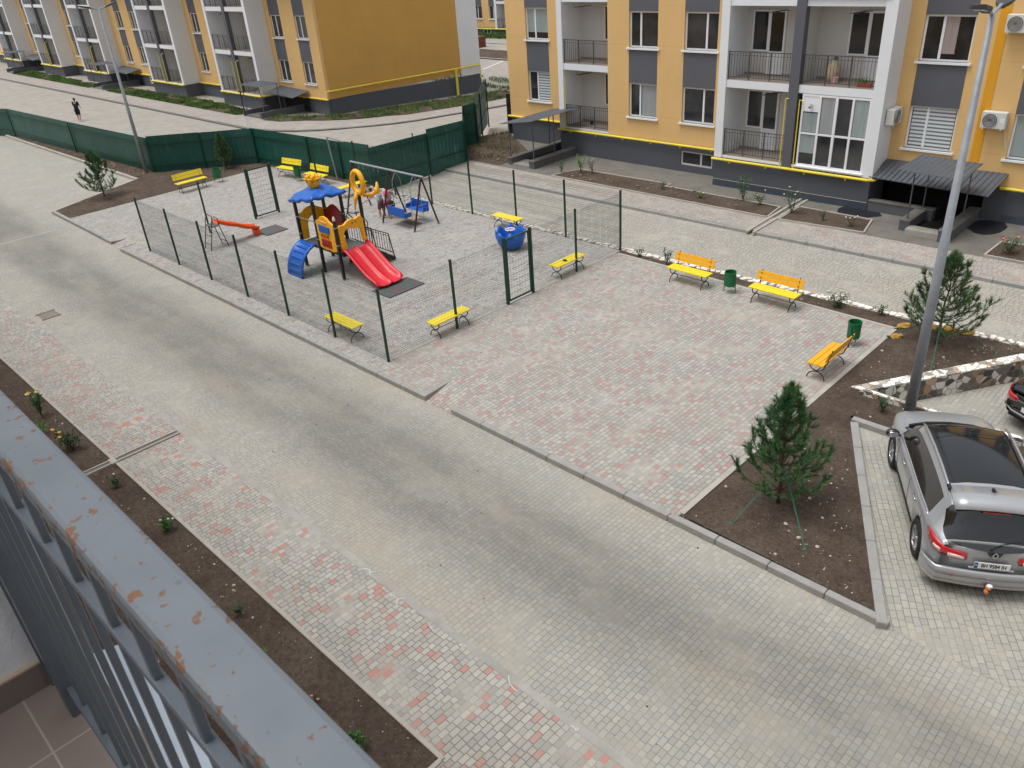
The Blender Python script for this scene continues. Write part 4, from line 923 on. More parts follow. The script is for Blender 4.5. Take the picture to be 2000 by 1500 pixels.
# ring ornament on the tall post
rg=MB(); n=24; ctr=Vector((9.05,3.92,3.06)); rg.tube([ctr+Vector((math.cos(a/n*6.283)*.29,0,math.sin(a/n*6.283)*.36)) for a in range(n+1)],.085,8,cap=False)
rg.tube([(9.0,3.92,2.66),(9.0,3.92,2.78)],[.1,.1],8); rg.tube([(8.98,3.88,2.7),(8.93,3.8,2.5),(8.9,3.75,2.15)],[.08,.06,.02],8)
rg.tube([(9.1,4.0,2.62),(9.3,4.25,2.6),(9.42,4.4,2.75),(9.4,4.42,3.0)],[.06,.07,.09,.03],8); rg.ell((9.4,4.38,2.72),(.1,.1,.12)); rg.build('ring_ornament',m_ylp,T,smooth=True)
# double slide
def slideprofile(t):
    return .95-.83*(t**1.0) if False else 0
xs=[9.0,9.15,9.3,9.5,9.75,10.0,10.2,10.4,10.6,10.78,10.9]; zs=[.95,.93,.87,.74,.57,.41,.29,.20,.15,.135,.12]
def slidemesh(xs,zs,ys,prof,m,name,par,th=.035):
    vs=[]; 
    for i,(x,z) in enumerate(zip(xs,zs)):
        fl=1 if 0<i<len(xs)-2 else (.75 if i<len(xs)-1 else .25)
        for (y,h) in zip(ys,prof): vs.append((x+(-.04*abs(h)*6 if i==len(xs)-1 else 0)-( .09*((y-ys[0])/(ys[-1]-ys[0])-.5)**2*4 if i>=len(xs)-2 else 0),y,z+h*fl))
    n=len(ys); fs=[(i*n+k,(i+1)*n+k,(i+1)*n+k+1,i*n+k+1) for i in range(len(xs)-1) for k in range(n-1)]
    o=MB().add(vs,fs).build(name,m,par,smooth=True); s=o.modifiers.new('s','SOLIDIFY'); s.thickness=th; s.offset=0
    s=o.modifiers.new('u','SUBSURF'); s.levels=1; s.render_levels=1; return o
ys=[2.84,2.88,2.93,3.0,3.2,3.33,3.38,3.42,3.47,3.6,3.8,3.87,3.92,3.97]; pf=[.12,.17,.15,.01,0,.01,.10,.10,.01,0,.01,.15,.17,.12]
slidemesh(xs,zs,ys,pf,m_red,'slide',T)
o=MB(); o.bar((10.65,3.1,.13),(10.65,3.1,0),.05); o.bar((10.65,3.75,.13),(10.65,3.75,0),.05); o.build('slide_support',m_tube,T)
# blue climbing arc
yc=[2.78,2.66,2.5,2.35,2.22,2.12,2.06,2.04]; zc=[.92,.93,.86,.74,.58,.38,.18,.0]
m=MB(); vs=[]
for (y,z) in zip(yc,zc):
    for x,d in ((6.84,.05),(6.9,.05),(6.94,0),(7.64,0),(7.68,.05),(7.74,.05)): vs.append((x,y-d*.7,z+d*.7))
m.add(vs,[(i*6+k,i*6+k+1,(i+1)*6+k+1,(i+1)*6+k) for i in range(7) for k in range(5)]); o=m.build('climbing_arc',m_blue,T,smooth=True); s=o.modifiers.new('s','SOLIDIFY'); s.thickness=.07
m=MB()
for i in range(1,8):
    y,z=yc[i],zc[i]; m.box(6.93,7.65,y-.085,y+.02,z+.0,z+.075)
    m.ell((7.1,y-.05,z+.03),(.06,.05,.04),8,5); m.ell((7.45,y-.05,z+.03),(.06,.05,.04),8,5)
m.build('foothold',m_blue,o,smooth=False,bevel=.01)
# stair with barred sides
st=MB()
for k in range(4): st.box(7.95,8.9,3.95+k*.27,4.2+k*.27,.72-k*.2,.76-k*.2)
so_=st.build('stair',m_deck,T); s2=MB()
for x in (7.93,8.93):
    s2.bar((x,3.95,.78),(x,5.05,.02),.03,.14)
s2.build('stair_stringer',m_tube,so_)
for x in (7.93,8.93):
    r_=MB(); r_.bar((x,3.98,1.5),(x,4.9,1.0),.03); r_.bar((x,3.98,1.42),(x,4.9,.92),.015); r_.bar((x,3.98,.92),(x,5.0,.28),.03); r_.bar((x,4.9,1.0),(x,5.05,.05),.03)
    for k in range(10): y=4.0+k*.1; r_.bar((x,y,.91-(y-3.98)*.63),(x,y,1.49-(y-3.98)*.545),.014)
    r_.build('stair_railing',m_tube,so_)
r_=MB()
for k in range(5): r_.bar((6.72,2.9+k*.05,.95),(6.72,2.9+k*.05,1.75),.012)
for k in range(3): r_.bar((6.8,3.9,1.0+k*.3),(6.8,3.9,1.2+k*.3),.012)
r_.bar((6.72,2.8,1.8),(7.86,2.8,1.8),.025); r_.build('guard_bar',m_galv,T)
b=MB(); b.box(6.8,8.9,3.0,3.8,.72,.85); b.build('deck_frame',m_tube,T)
# rubber mats
def matm(name):
    k=NT(name); c=k.coord(2,2,2); ch=k.n('ShaderNodeTexChecker'); ch.inputs['Scale'].default_value=1; k.l(c,ch.inputs[0]); ch.inputs[1].default_value=hexc('4c5857'); ch.inputs[2].default_value=hexc('5d4f50')
    k.l(k.mix(.4,ch.outputs[0],k.mix(k.noise(c,60,3),(0,0,0,1),(1,1,1,1)),'SOFT_LIGHT'),k.b.inputs['Base Color']); k.b.inputs['Roughness'].default_value=.9; return k.m
m_mat=matm('rubber_tiles')
solo('rubber_mat',MB().box(10.64,11.58,2.72,4.18,.004,.035),m_mat,'square rubber mat at the foot of the red slide','rubber mat')
solo('rubber_mat',MB().box(1.5,2.46,3.7,4.66,.004,.035),m_mat,'square rubber mat at the foot of the orange slide','rubber mat')
# ================================================================ SMALL ORANGE SLIDE
S=thing('small_slide','small orange wavy slide with black ladder','slide')
ladder=MB()
for x in (1.62,2.12):
    ladder.tube([(x,1.48,0),(x+.0,1.72,.86),(x,1.78,1.12),(x,1.9,1.24),(x,2.02,1.12),(x,2.02,.86)],.018,6); ladder.tube([(x,2.2,0),(x,2.02,.86)],.018,6)
for z in (.22,.52): y=1.48+z*.28; ladder.tube([(1.62,y,z),(2.12,y,z)],.015,6)
ladder.tube([(1.62,2.17,.18),(2.12,2.17,.18)],.015,6); ladder.build('ladder',m_brown,S)
MB().box(1.6,2.14,1.72,2.04,.84,.875).build('platform',m_deck,S)
ys_=[2.03,2.2,2.4,2.6,2.8,3.0,3.2,3.4,3.55,3.68]; zs_=[.88,.82,.70,.62,.56,.44,.34,.30,.22,.20]
vs=[]
for i,(y,z) in enumerate(zip(ys_,zs_)):
    for x,h in ((1.62,.13),(1.65,.17),(1.69,.15),(1.73,.0),(2.01,.0),(2.05,.15),(2.09,.17),(2.12,.13)): vs.append((x,y,z+h))
o=MB().add(vs,[(i*8+k,i*8+k+1,(i+1)*8+k+1,(i+1)*8+k) for i in range(9) for k in range(7)]).build('slide_chute',m_orp,S,smooth=True)
s=o.modifiers.new('s','SOLIDIFY'); s.thickness=.03; s=o.modifiers.new('u','SUBSURF'); s.levels=1; s.render_levels=1
MB().box(1.66,2.08,3.5,3.66,0,.22).build('slide_foot',m_orp,S,bevel=.03)
# ================================================================ SWINGS
W_=thing('swing_set','dark steel swing frame with a blue facing-seat swing and empty left bay','swing set')
b=MB(); b.tube([(2.65,8,2.0),(7.35,8,2.0)],.04,10); b.build('top_beam',m_galv,W_)
for x,dx in ((2.75,.0),(5.2,0),(7.2,0)):
    for s_ in (-1,1): l=MB().tube([(x+dx,8,1.98),(x,8+s_*.62,0)],.036,8).build('leg',m_brown,W_); MB().box(x-.08,x+.08,8+s_*.62-.08,8+s_*.62+.08,0,.012).build('foot_plate',m_galv,l)
h=MB()
for x in (3.2,3.5,4.2,4.5): h.tube([(x,8,1.96),(x,8,1.85),(x+.02,8,1.8)],.012,6)
h.build('hook',m_galv,W_)
g=MB()
for x in (5.62,6.72):
    for s_ in (-1,1): g.tube([(x,8,1.96),(x,8+s_*.18,1.7),(x,8+s_*.22,1.45),(x,8+s_*.3,.25)],.012,6)
    g.bar((x,7.5,.75),(x,8.5,.75),.02); g.bar((x,7.7,.25),(x,8.3,.25),.02); g.bar((x,7.55,1.05),(x,7.85,1.05),.015);
for s_ in (-1,1): g.bar((5.62,8+s_*.3,.25),(6.72,8+s_*.3,.25),.02); g.bar((5.62,8+s_*.55,.42),(6.72,8+s_*.55,.42),.02)
gs=g.build('swing_frame',m_galv,W_)
MB().box(5.66,6.68,7.78,8.22,.255,.27).build('foot_board',mat('weathered_wood','97866a',.8,.15,8),gs)
for s_,nm in ((-1,'near'),(1,'far')):
    q=MB(); q.box(5.64,6.70,min(8+s_*.28,8+s_*.58),max(8+s_*.28,8+s_*.58),.44,.475); q.box(5.64,6.70,min(8+s_*.58,8+s_*.62),max(8+s_*.58,8+s_*.62),.44,.80)
    q.box(5.62,5.66,min(8+s_*.3,8+s_*.6),max(8+s_*.3,8+s_*.6),.44,.62); q.box(6.68,6.72,min(8+s_*.3,8+s_*.6),max(8+s_*.3,8+s_*.6),.44,.62)
    q.build('swing_seat',m_blue,gs,bevel=.015)
# ================================================================ CAROUSEL
K=thing('carousel','blue petal shaped spinning carousel with round handwheel','carousel',(11.62,8.22,0))
n=48; vs=[]
for i,(r_,z) in enumerate(((.36,.08),(.44,.2),(.52,.42),(.54,.55),(.50,.5),(.44,.4),(.4,.3))):
    for k in range(n):
        a=k/n*6.283; pt=abs(math.cos(a*4)); zz=z+(.19*pt if i in(3,4) else (.04*pt if i in (2,5) else 0)); vs.append((math.cos(a)*r_*(1+.03*pt),math.sin(a)*r_*(1+.03*pt),zz))
K1=MB().add(vs,[(i*n+k,i*n+(k+1)%n,(i+1)*n+(k+1)%n,(i+1)*n+k) for i in range(6) for k in range(n)]); K1.cyl((0,0),.4,.27,.3,48); K1.build('petal_bowl',m_blue,K,smooth=True)
MB().cyl((0,0),.12,0,.1,16).build('pedestal',m_tube,K); MB().cyl((0,0),.03,.3,.7,10).build('column',m_galv,K)
q=MB(); q.tube([(math.cos(a/24*6.283)*.16,math.sin(a/24*6.283)*.16,.7) for a in range(25)],.018,6); q.bar((-.16,0,.7),(.16,0,.7),.015); q.bar((0,-.16,.7),(0,.16,.7),.015); q.build('handwheel',m_white,K)
MB().cyl((0,0),.13,.685,.695,20).build('wheel_disc',m_red2,K)
# ================================================================ STREET LAMPS
def lamp(label,x,y,z0,h,r0=.11,r1=.055,arms=.9):
    t=thing('street_lamp',label,'street lamp',(x,y,z0),0,'twin arm street lamps')
    p=MB(); p.tube([(0,0,0),(0,0,h*.5),(0,0,h*.5+.01),(0,0,h)],[r0,r0*.78,r0*.72,r1],14); p.build('pole',m_galv,t,smooth=True)
    MB().cyl((0,0),r0*1.5,0,.02,12).build('base_plate',m_galv,t)
    a=MB(); a.tube([(0,-arms*.45,h+.1),(0,-.1,h+.02),(0,0,h-.02),(0,.1,h+.02),(0,arms*.45,h+.1)],.03,8); a.build('arm',m_galv,t)
    for s in (-1,1):
        e=MB(); v=[(-.05,s*arms*.4,h+.07),(.05,s*arms*.4,h+.07),(.13,s*arms*.55,h+.13),(.13,s*arms*.95,h+.2),(.05,s*arms*1.05,h+.21),(-.05,s*arms*1.05,h+.21),(-.13,s*arms*.95,h+.2),(-.13,s*arms*.55,h+.13)]
        e.add([(p_[0],p_[1],p_[2]-.035) for p_ in v]+[(p_[0],p_[1],p_[2]+.035) for p_ in v],[tuple(range(7,-1,-1)),tuple(range(8,16))]+[(k,(k+1)%8,8+(k+1)%8,8+k) for k in range(8)]); hd=e.build('lamp_head',m_lamp,t,bevel=.012)
        MB().prism([(-.08,s*arms*.6),(.08,s*arms*.6),(.08,s*arms*.9),(-.08,s*arms*.9)],lambda q:h+.09+.18*(abs(q[1])-arms*.6),lambda q:h+.1+.18*(abs(q[1])-arms*.6)).build('lens',m_white,hd)
    return t
lamp('tall grey twin arm street lamp rising beside the silver car',26.47,5.70,0,8.1,.115,.05)
lamp('tall grey twin arm street lamp at the bend of the green fence',-12.75,5.45,0,7.9,.1,.05,.85)
# ================================================================ PINES
m_need=foliage('pine_needles','3f6a42','648a52','2d5038',.55,2.5); m_need2=foliage('pine_needles_dry','4a6a42','6b8455','36523a',.6,2.5)
m_bark=mat('pine_bark','5a4638',.9,.25,20,.5,60); m_rope=mat('green_rope','2a6a58',.6,.1,10)
def needles(mb,p,d,L,r,rg,n,nl,tilt=(25,70),w=.006):
    d=d.normalized(); u=d.orthogonal().normalized(); v=d.cross(u)
    for i in range(n):
        t=rg.random(); a=rg.random()*6.283; base=p+d*L*t
        tl=R(rg.uniform(*tilt))*(1-.45*t); q=(d*math.cos(tl)+(u*math.cos(a)+v*math.sin(a))*math.sin(tl))*nl*rg.uniform(.7,1.15)
        s=q.cross(Vector((rg.uniform(-1,1),rg.uniform(-1,1),rg.uniform(-1,1)))).normalized()*w
        o=len(mb.v); mb.v+= [tuple(base-s),tuple(base+s),tuple(base+q)]; mb.f.append((o,o+1,o+2))
def pine(label,x,y,z,h,spread,seed,whorls=8,dens=1.0,m=None,sparse=0,ropes=True,upr=0.9,nl=.085,extra=()):
    rg=random.Random(seed); t=thing('pine_tree',label,'pine tree',(x,y,z),0,'young pine trees')
    tr=MB(); pts=[];N=9
    for i in range(N+1):
        u=i/N; pts.append(Vector((math.sin(i*1.3+seed)*.02*h*u,math.cos(i*1.7+seed)*.02*h*u,h*.88*u)))
    tr.tube(pts,[.045*h/2.5*(1-u/N*.85) for u in range(N+1)],8); 
    nd=MB(); tw=.2*h/2.6
    def at(u):
        f=u*N; i=min(int(f),N-1); return pts[i].lerp(pts[i+1],f-i)
    br=MB()
    for k in range(whorls):
        u=.14+.80*(k/(whorls-1))**.9; p0=at(u); nb=rg.randint(6,8) if u<.66 else 4
        for j in range(nb):
            if rg.random()<sparse: continue
            a=(j+rg.uniform(-.35,.35))/nb*6.283+k*1.1; Lb=spread*(1-u)**.75*rg.uniform(.7,1.15)+(.10 if u<.6 else .2)*h/2.6
            dirh=Vector((math.cos(a),math.sin(a),0)); q=[p0]; M_=6
            for s_ in range(1,M_+1):
                f=s_/M_; el=.15+upr*f*f*(1.0 if u<.6 else 1.2)+u*(.5 if u<.6 else .85); q.append(q[-1]+(dirh*math.cos(el)+Vector((0,0,1))*math.sin(el))*Lb/M_*1.15)
            br.tube(q,[.014*(1-f/M_*.7)*h/2.6 for f in range(M_+1)],5)
            for s_ in range(1,M_):
                d=(q[s_+1]-q[s_]); needles(nd,q[s_],d,d.length,0,rg,int(34*dens*(.4+s_/M_)),nl)
            # side shoots
            for s_ in range(2,M_+1):
                for sd in (-1,1):
                    if rg.random()<.38+sparse*.3: continue
                    side=dirh.cross(Vector((0,0,1)))*sd; d=(side*.75+dirh*.5+Vector((0,0,rg.uniform(.5,1.1)))).normalized(); Ls=Lb*rg.uniform(.22,.4)*(1.2-s_/M_*.5)
                    br.tube([q[s_],q[s_]+d*Ls],[.006,.004],4); needles(nd,q[s_]+d*Ls*.15,d,Ls*.95,0,rg,int(75*dens),nl)
            d=(q[-1]-q[-2]).normalized()*.6+Vector((0,0,1)); d.normalize(); br.tube([q[-1],q[-1]+d*tw*.7],[.006,.005],4); needles(nd,q[-1],d,tw*.75,0,rg,int(95*dens),nl)
    top=at(1); 
    for a,l in ((None,.30),(0,.2),(1.6,.2),(3.1,.22),(4.7,.19)):
        d=Vector((0,0,1)) if a is None else Vector((math.cos(a)*.38,math.sin(a)*.38,1)).normalized(); L=l*h/2.6; br.tube([top,top+d*L],[.01,.006],5); needles(nd,top-d*.05,d,L*.98+.05,0,rg,int(200*dens),nl*.9,(20,60))
    tk=tr.build('trunk',m_bark,t,smooth=True); br.build('branches',m_bark,t,smooth=True); nd.build('crown',m or m_need,t)
    if ropes:
        for (rx,ry,rz0) in ropes:
            r_=MB(); r_.tube([(0,0,rz0),(rx,ry,.02)],.006,5); r_.tube([(.02,0,rz0-.03),(rx+.02,ry,.02)],.005,5); r_.ell((rx,ry,.03),(.04,.04,.03),6,5); r_.build('guy_rope',m_rope,t)
    return t
pine('dense young pine in the near soil corner of the square by the silver car',25.84,1.0,.0,2.62,.92,5,8,.62,nl=.125,upr=1.0,ropes=[(1.0,-.9,1.0),(-.35,-1.1,.9)])
pine('open pine behind the grey lamp post with yellow stones at its foot',25.75,9.3,.0,2.4,1.12,12,7,.75,m=m_need2,sparse=.12,nl=.125,ropes=[(.4,-1.5,1.1),(-1.1,-.3,.8),(1.3,.3,.9)])
pine('thin open pine on the soil wedge left of the lone bench',-10.0,2.15,0,2.15,.95,23,7,.9,sparse=.2,ropes=None,nl=.12)
pine('small narrow pine standing against the green fence',-9.4,8.3,0,1.85,.55,31,8,.6,m=m_need2,ropes=[(.6,-.5,.7)])
# ================================================================ ROSES AND WEEDS
m_leaf=foliage('rose_leaves','2f5a2c','4a7a38','20401f'); m_leafd=foliage('dark_rose_leaves','2a4a2a','3d5f35','243321'); m_grassg=foliage('bright_herb','4a7f2c','6a9a3a','38651f')
def bush(label,x,y,z,h,w,n=160,m=None,fl=None,seed=1,grp='rose bushes',tall=False,nm='rose_bush',cat='rose bush',ls=.035):
    rg=random.Random(seed); t=thing(nm,label,cat,(x,y,z),0,grp); st=MB(); lf=MB(); tips=[]
    for k in range(5+int(w*6)):
        a=rg.random()*6.283; rr=w*rg.uniform(.15,.5); tip=Vector((math.cos(a)*rr,math.sin(a)*rr,h*rg.uniform(.65,1))); mid=tip*.5+Vector((0,0,h*.08)); st.tube([(0,0,0),mid,tip],[.008,.006,.004],4); tips.append(tip)
        for i in range(n//(5+int(w*6))):
            f=rg.uniform(.25,1.02); p=(Vector((0,0,0)).lerp(mid,f*2) if f<.5 else mid.lerp(tip,f*2-1))+Vector([rg.gauss(0,w*.10) for _ in range(3)])
            s=ls*rg.uniform(.6,1.3); e1=Vector([rg.uniform(-1,1) for _ in range(3)]).normalized(); e2=e1.cross(Vector((rg.uniform(-.4,.4),rg.uniform(-.4,.4),1))).normalized()
            lf.quad(p-e1*s,p-e2*s*.55,p+e1*s,p+e2*s*.55)
    st.build('stem',mat('rose_stem','4a4a2c',.8,.2,10),t); lf.build('leaves',m or m_leaf,t)
    if fl:
        for (c,cnt,fs) in fl:
            for i in range(cnt):
                b=MB(); p=tips[(i*2)%len(tips)]+Vector((rg.uniform(-.06,.06),rg.uniform(-.06,.06),.03))
                for q in range(9):
                    a=q*.9; r_=fs*(.25+.75*q/9); n0=p+Vector((math.cos(a)*r_*.6,math.sin(a)*r_*.6,.01*(9-q)/9)); b.ell(n0,(r_*.45,r_*.45,fs*.35),6,4)
                b.build('flower',mat('petal_'+c,c,.6,.12,30),t,smooth=True)
    return t
YO='e8b45c';WH='ece8d8';PK='e07a8a';CO='e5715a'
bush('rose bush with cream and orange blooms above a leafy stem beside the foreground rail',9.9,-7.3,-.12,.85,.42,260,fl=[('e0a85a',2,.07),('e9cf96',2,.07)],seed=3)
bush('bright green fern like herb next to the foreground rail',10.9,-7.6,-.12,.4,.5,260,m_grassg,None,4,nm='herb_plant',cat='herb',grp='herbs in the near bed',ls=.02)
bush('dark rose bush with several orange blooms above the drain channel',12.2,-7.35,-.12,.6,.6,420,m_leafd,[(YO,5,.055)],5)
bush('low rose with pale cream blooms almost touching the foreground rail',12.35,-7.9,-.12,.2,.3,60,m_leaf,[(WH,3,.06)],6)
bush('small dark rose on a soil mound right after the drain channel',14.65,-7.3,-.1,.3,.3,90,m_leafd,[(WH,1,.03)],7)
bush('rose with three small white buds midway along the near bed',17.05,-7.25,-.12,.35,.3,150,m_leaf,[(WH,3,.03)],8)
bush('tiny rose seedling on a pale mound near the middle of the rail',20.2,-7.4,-.1,.2,.25,50,m_leafd,None,9)
bush('bushy bright green herb beside a white scrap in the near bed',21.5,-7.72,-.12,.28,.42,420,m_grassg,None,10,nm='herb_plant',cat='herb',grp='herbs in the near bed',ls=.018)
bush('bare rose with two pink buds on the near bed',22.95,-7.6,-.1,.22,.2,22,m_leafd,[('e8909c',2,.028)],11)
bush('green rose near the bottom end of the near bed',24.05,-7.65,-.12,.35,.4,200,m_leaf,None,12)
bush('small rose at the start of the soil strip next to the fence corner',15.9,10.08,0,.3,.35,80,m_leafd,None,13)
bush('dark rose half hidden at the left end of the first orange backed bench',17.05,9.98,0,.55,.35,130,m_leafd,None,14)
bush('wide rose covered with white blooms right of the second orange backed bench',22.85,10.0,0,.42,.7,260,m_leafd,[(WH,10,.05)],15)
bush('small leafy rose between the white rose and the open pine',24.0,10.15,0,.32,.4,90,m_leafd,None,16)
bush('small reddish rose with a mound by the crazy stone wall tip',26.05,5.3,.02,.42,.35,110,m_leafd,None,17)
bush('rose at the left end of the long bed below the right building',6.0,17.35,-.23,0.62,0.51,130,m_leaf,None,18)
bush('tall bright green shrub beside the left entrance of the right building',6.9,17.75,-.23,0.94,0.58,260,m_grassg,None,19,nm='shrub',cat='shrub',grp='shrubs by the right building')
bush('dark reddish rose next to the tall bright shrub',7.35,18.0,-.23,0.75,0.43,100,m_leafd,[(WH,2,.03)],20)
bush('sparse low rose in the middle of the long bed',11.6,17.5,-.23,0.38,0.51,60,m_leafd,None,21)
bush('low rose with a yellowish bloom along the long bed',13.6,17.3,-.23,0.31,0.58,60,m_leaf,[('e2d58a',1,.04)],22)
bush('tall leafy green shrub under the balcony bay',15.25,17.9,-.23,1.06,0.72,300,m_leaf,None,23,nm='shrub',cat='shrub',grp='shrubs by the right building')
bush('rose with one yellow bloom right of the tall leafy shrub',16.1,17.75,-.23,0.56,0.51,140,m_leafd,[('e6dc5a',2,.04)],24)
bush('rose with pale yellow blooms at the drain between the two far beds',17.55,17.5,-.23,0.94,0.72,240,m_leafd,[('e4df9a',4,.045)],25)
bush('thin dark rose in the short bed',18.9,17.3,-.23,0.44,0.36,40,m_leafd,None,26)
bush('low rose with white blooms at the end of the short bed',20.0,17.2,-.23,0.35,0.51,50,m_leafd,[(WH,4,.04)],27)
bush('rose with coral blooms in the bed at the right edge',25.1,17.4,-.23,0.62,0.87,260,m_leafd,[(CO,3,.07)],28)
bush('tall stemmed rose with one coral bloom at the right edge',25.4,18.0,-.23,1.06,0.36,60,m_leafd,[(CO,1,.07)],29)
# petals, stones, yellow rocks
def stones(name,pts,m,rmin,rmax,label=None,seed=3):
    rg=random.Random(seed); b=MB()
    for (x,y,z) in pts:
        r_=rg.uniform(rmin,rmax)*(1 if rg.random()<.85 else 1.8); n=6; b.ell((x,y,z+r_*.2),(r_*rg.uniform(.7,1.3),r_*rg.uniform(.7,1.3),r_*.6),6,4,Matrix.Rotation(rg.random()*3,4,'Z'))
    o=b.build(name,m); return tag(o,label,'gravel',None,'stuff')
m_peb=mat('pebble_limestone','b8ab98',.8,.25,9)
def inpoly(x,y,P):
    c=False
    for (a,b),(d,e) in zip(P,P[1:]+P[:1]):
        if (b>y)!=(e>y) and x<(d-a)*(y-b)/(e-b)+a:c=not c
    return c
def scatter(P,n,z,seed):
    rg=random.Random(seed);o=[];xs=[p[0] for p in P];ys=[p[1] for p in P]
    while len(o)<n:
        x=rg.uniform(min(xs),max(xs));y=rg.uniform(min(ys),max(ys))
        if inpoly(x,y,P): o.append((x,y,z))
    return o
P1=[(24.75,-.4),(28.2,-.45),(25.45,4.5),(24.75,4.5)]; P2=[(24.8,5),(25.1,6.2),(27.6,10.1),(24.8,9.9)]; P3=[(24.8,4.9),(29.5,4.9),(29.5,5.7),(24.8,5.7)]
stones('pebbles',scatter([(26.2,-.4),(28,-.4),(26.3,3),(25.9,3)],60,.02,1)+scatter(P1,30,.02,2)+scatter(P2,90,.02,3)+scatter(P3,25,.02,4),m_peb,.008,.022,'pale pebbles scattered over the dark soil by the pines')
stones('pebbles',scatter([(5,-9.2),(24.8,-9.2),(24.8,-7),(5,-7)],420,-.11,5)+scatter([(15.3,10.05),(24,9.8),(24,10.2),(15.3,10.2)],40,.01,6),m_peb,.006,.017,'small pebbles and crumbs in the near flower bed')
stones('pebbles',scatter([(6.3,16.9),(16.9,16.8),(16.8,17.9),(6.3,18.1)],90,-.21,7)+scatter([(-33,4.7),(-12.5,4.8),(-12.6,5.5),(-33,5)],260,.02,8)+scatter([(-.8,17),(2,17),(1.6,19),(-2.4,22)],160,-.2,9),mat('clod_brown','7a6655',.9,.3,9,.4,30),.015,.05,'brown clods on the far soil strips')
for i,(x,y,l,s_) in enumerate(((24.75,9.75,'yellow stone left of the open pine',.2),(24.85,9.05,'flat yellow brick lying alone left of the lamp post',.17),(25.35,10.05,'yellow stone under the pine next to the lamp post',.2),(25.75,10.2,'long yellow stone behind the lamp post under the pine',.24),(26.15,10.3,'pale yellow stone at the right of the open pine',.2))):
    b=MB(); rg=random.Random(i+40); b.ell((0,0,.06),(s_,s_*.5,.09),8,6,Matrix.Rotation(rg.random()*2,4,'Z')); b.v=[(v[0]+rg.uniform(-.02,.02),v[1]+rg.uniform(-.02,.02),v[2]+rg.uniform(-.01,.01)) for v in b.v]
    o=solo('stone',b,mat('yellow_limestone','b8903f',.85,.2,6,.4,30),l,'stone','yellow stones round the open pine'); o.location=(x,y,.0)
# grass verges
rg_=random.Random(9); stones('road_grit',[(rg_.uniform(8,29),rg_.uniform(-5,-.9),-.118) for _ in range(160)]+[(rg_.uniform(15.5,24),rg_.uniform(0,9),.004) for _ in range(60)],mat('dark_grit','5a5046',.9,.3,9),.005,.012,'grit and crumbs scattered on the paved road and square')
def grass(name,P,n,z,hmin,hmax,m,label,seed,w=.012):
    rg=random.Random(seed);b=MB()
    from mathutils import noise
    k=0
    for (x,y,_) in scatter(P,n,0,seed):
        if noise.noise(Vector((x*.5,y*.9,seed)))<-.22: continue
        zz=z(x,y) if callable(z) else z; h=rg.uniform(hmin,hmax)*(1+.6*noise.noise(Vector((x*.8,y*.8,3)))); a=rg.random()*6.283; dx,dy=math.cos(a)*w,math.sin(a)*w; lx,ly=rg.uniform(-.6,.6)*h,rg.uniform(-.6,.6)*h
        b.quad((x-dx,y-dy,zz),(x+dx,y+dy,zz),(x+lx,y+ly,zz+h))
    return tag(b.build(name,m),label,'grass',None,'stuff')
m_gr=foliage('verge_grass','4c6a30','6c8a40','3a5626',.7,.8); m_grd=foliage('dry_grass','5d6436','7a7a4a','48502c',.7,.8)
V1=[(-78,18.1),(-55.4,18.1),(-54.5,19.4),(-78,20.2)];V2=[(-51,18.1),(-26.6,18.1),(-25.8,19.3),(-33,20.2),(-51,19.9)]
V3=[(-22.9,18.1),(-21,18.4),(-17.4,21),(-14.9,25),(-14.0,31),(-13.9,36),(-17.0,36),(-17.9,30),(-18.9,23.2),(-20.5,20.8),(-22.7,19.5)]
soil('verge_soil',V1,lambda x,y:zL(x,y)+.08,.05,.9,41);soil('verge_soil',V2,lambda x,y:zL(x,y)+.08,.05,.9,42);soil('verge_soil',V3,lambda x,y:zL(x,y)+.08,.06,.7,43)
zg=lambda x,y:zL(x,y)+.09
grass('grass',V1,9000,zg,.08,.2,m_gr,'green grass verge below the farthest part of the left building',1,.03); grass('grass',V2,15000,zg,.08,.2,m_gr,'green grass verge in front of the left building',2,.025); grass('grass',V3,9000,zg,.08,.28,m_gr,'patchy grass verge round the gable of the left building',3,.02)
grass('grass',[(-.6,17.3),(1.8,17.3),(1.6,19.2),(-2.6,22.6),(-3.2,21.2)],1400,-.22,.06,.22,m_grd,'weeds on the rough soil between fence and right building',4,.015)
VB=[(-40,38.2),(-12,36.2),(-8,38),(-20,40.5),(-40,41.5)]; grass('grass',VB,6000,lambda x,y:zL(x,y)+.02,.1,.3,m_gr,'grass strip behind the left building gable',5,.03)
grass('grass',[(-62,60.5),(-40,60.5),(-40,63),(-62,63)],9000,lambda x,y:-1.25,.2,.5,m_gr,'grass in front of the distant building',6,.05)
for i,(x,y) in enumerate(((-15.8,-7.9),(3.0,-8.0))): pass
# pallets far behind
t=thing('pallet_stack','stack of brown wooden pallets on the far road between the buildings','pallets',(-39.3,54.9,-1.3))
for k in range(7):
    p=MB(); 
    for i in range(5): p.box(-.7,.7,-.6+i*.26,-.6+i*.26+.16,.16*k+.12,.16*k+.145)
    for i in range(3): p.box(-.7+i*.62,-.7+i*.62+.14,-.6,.6,.16*k+.0,.16*k+.12)
    p.build('pallet',mat('pallet_wood','7d4a38',.85,.2,4),t)
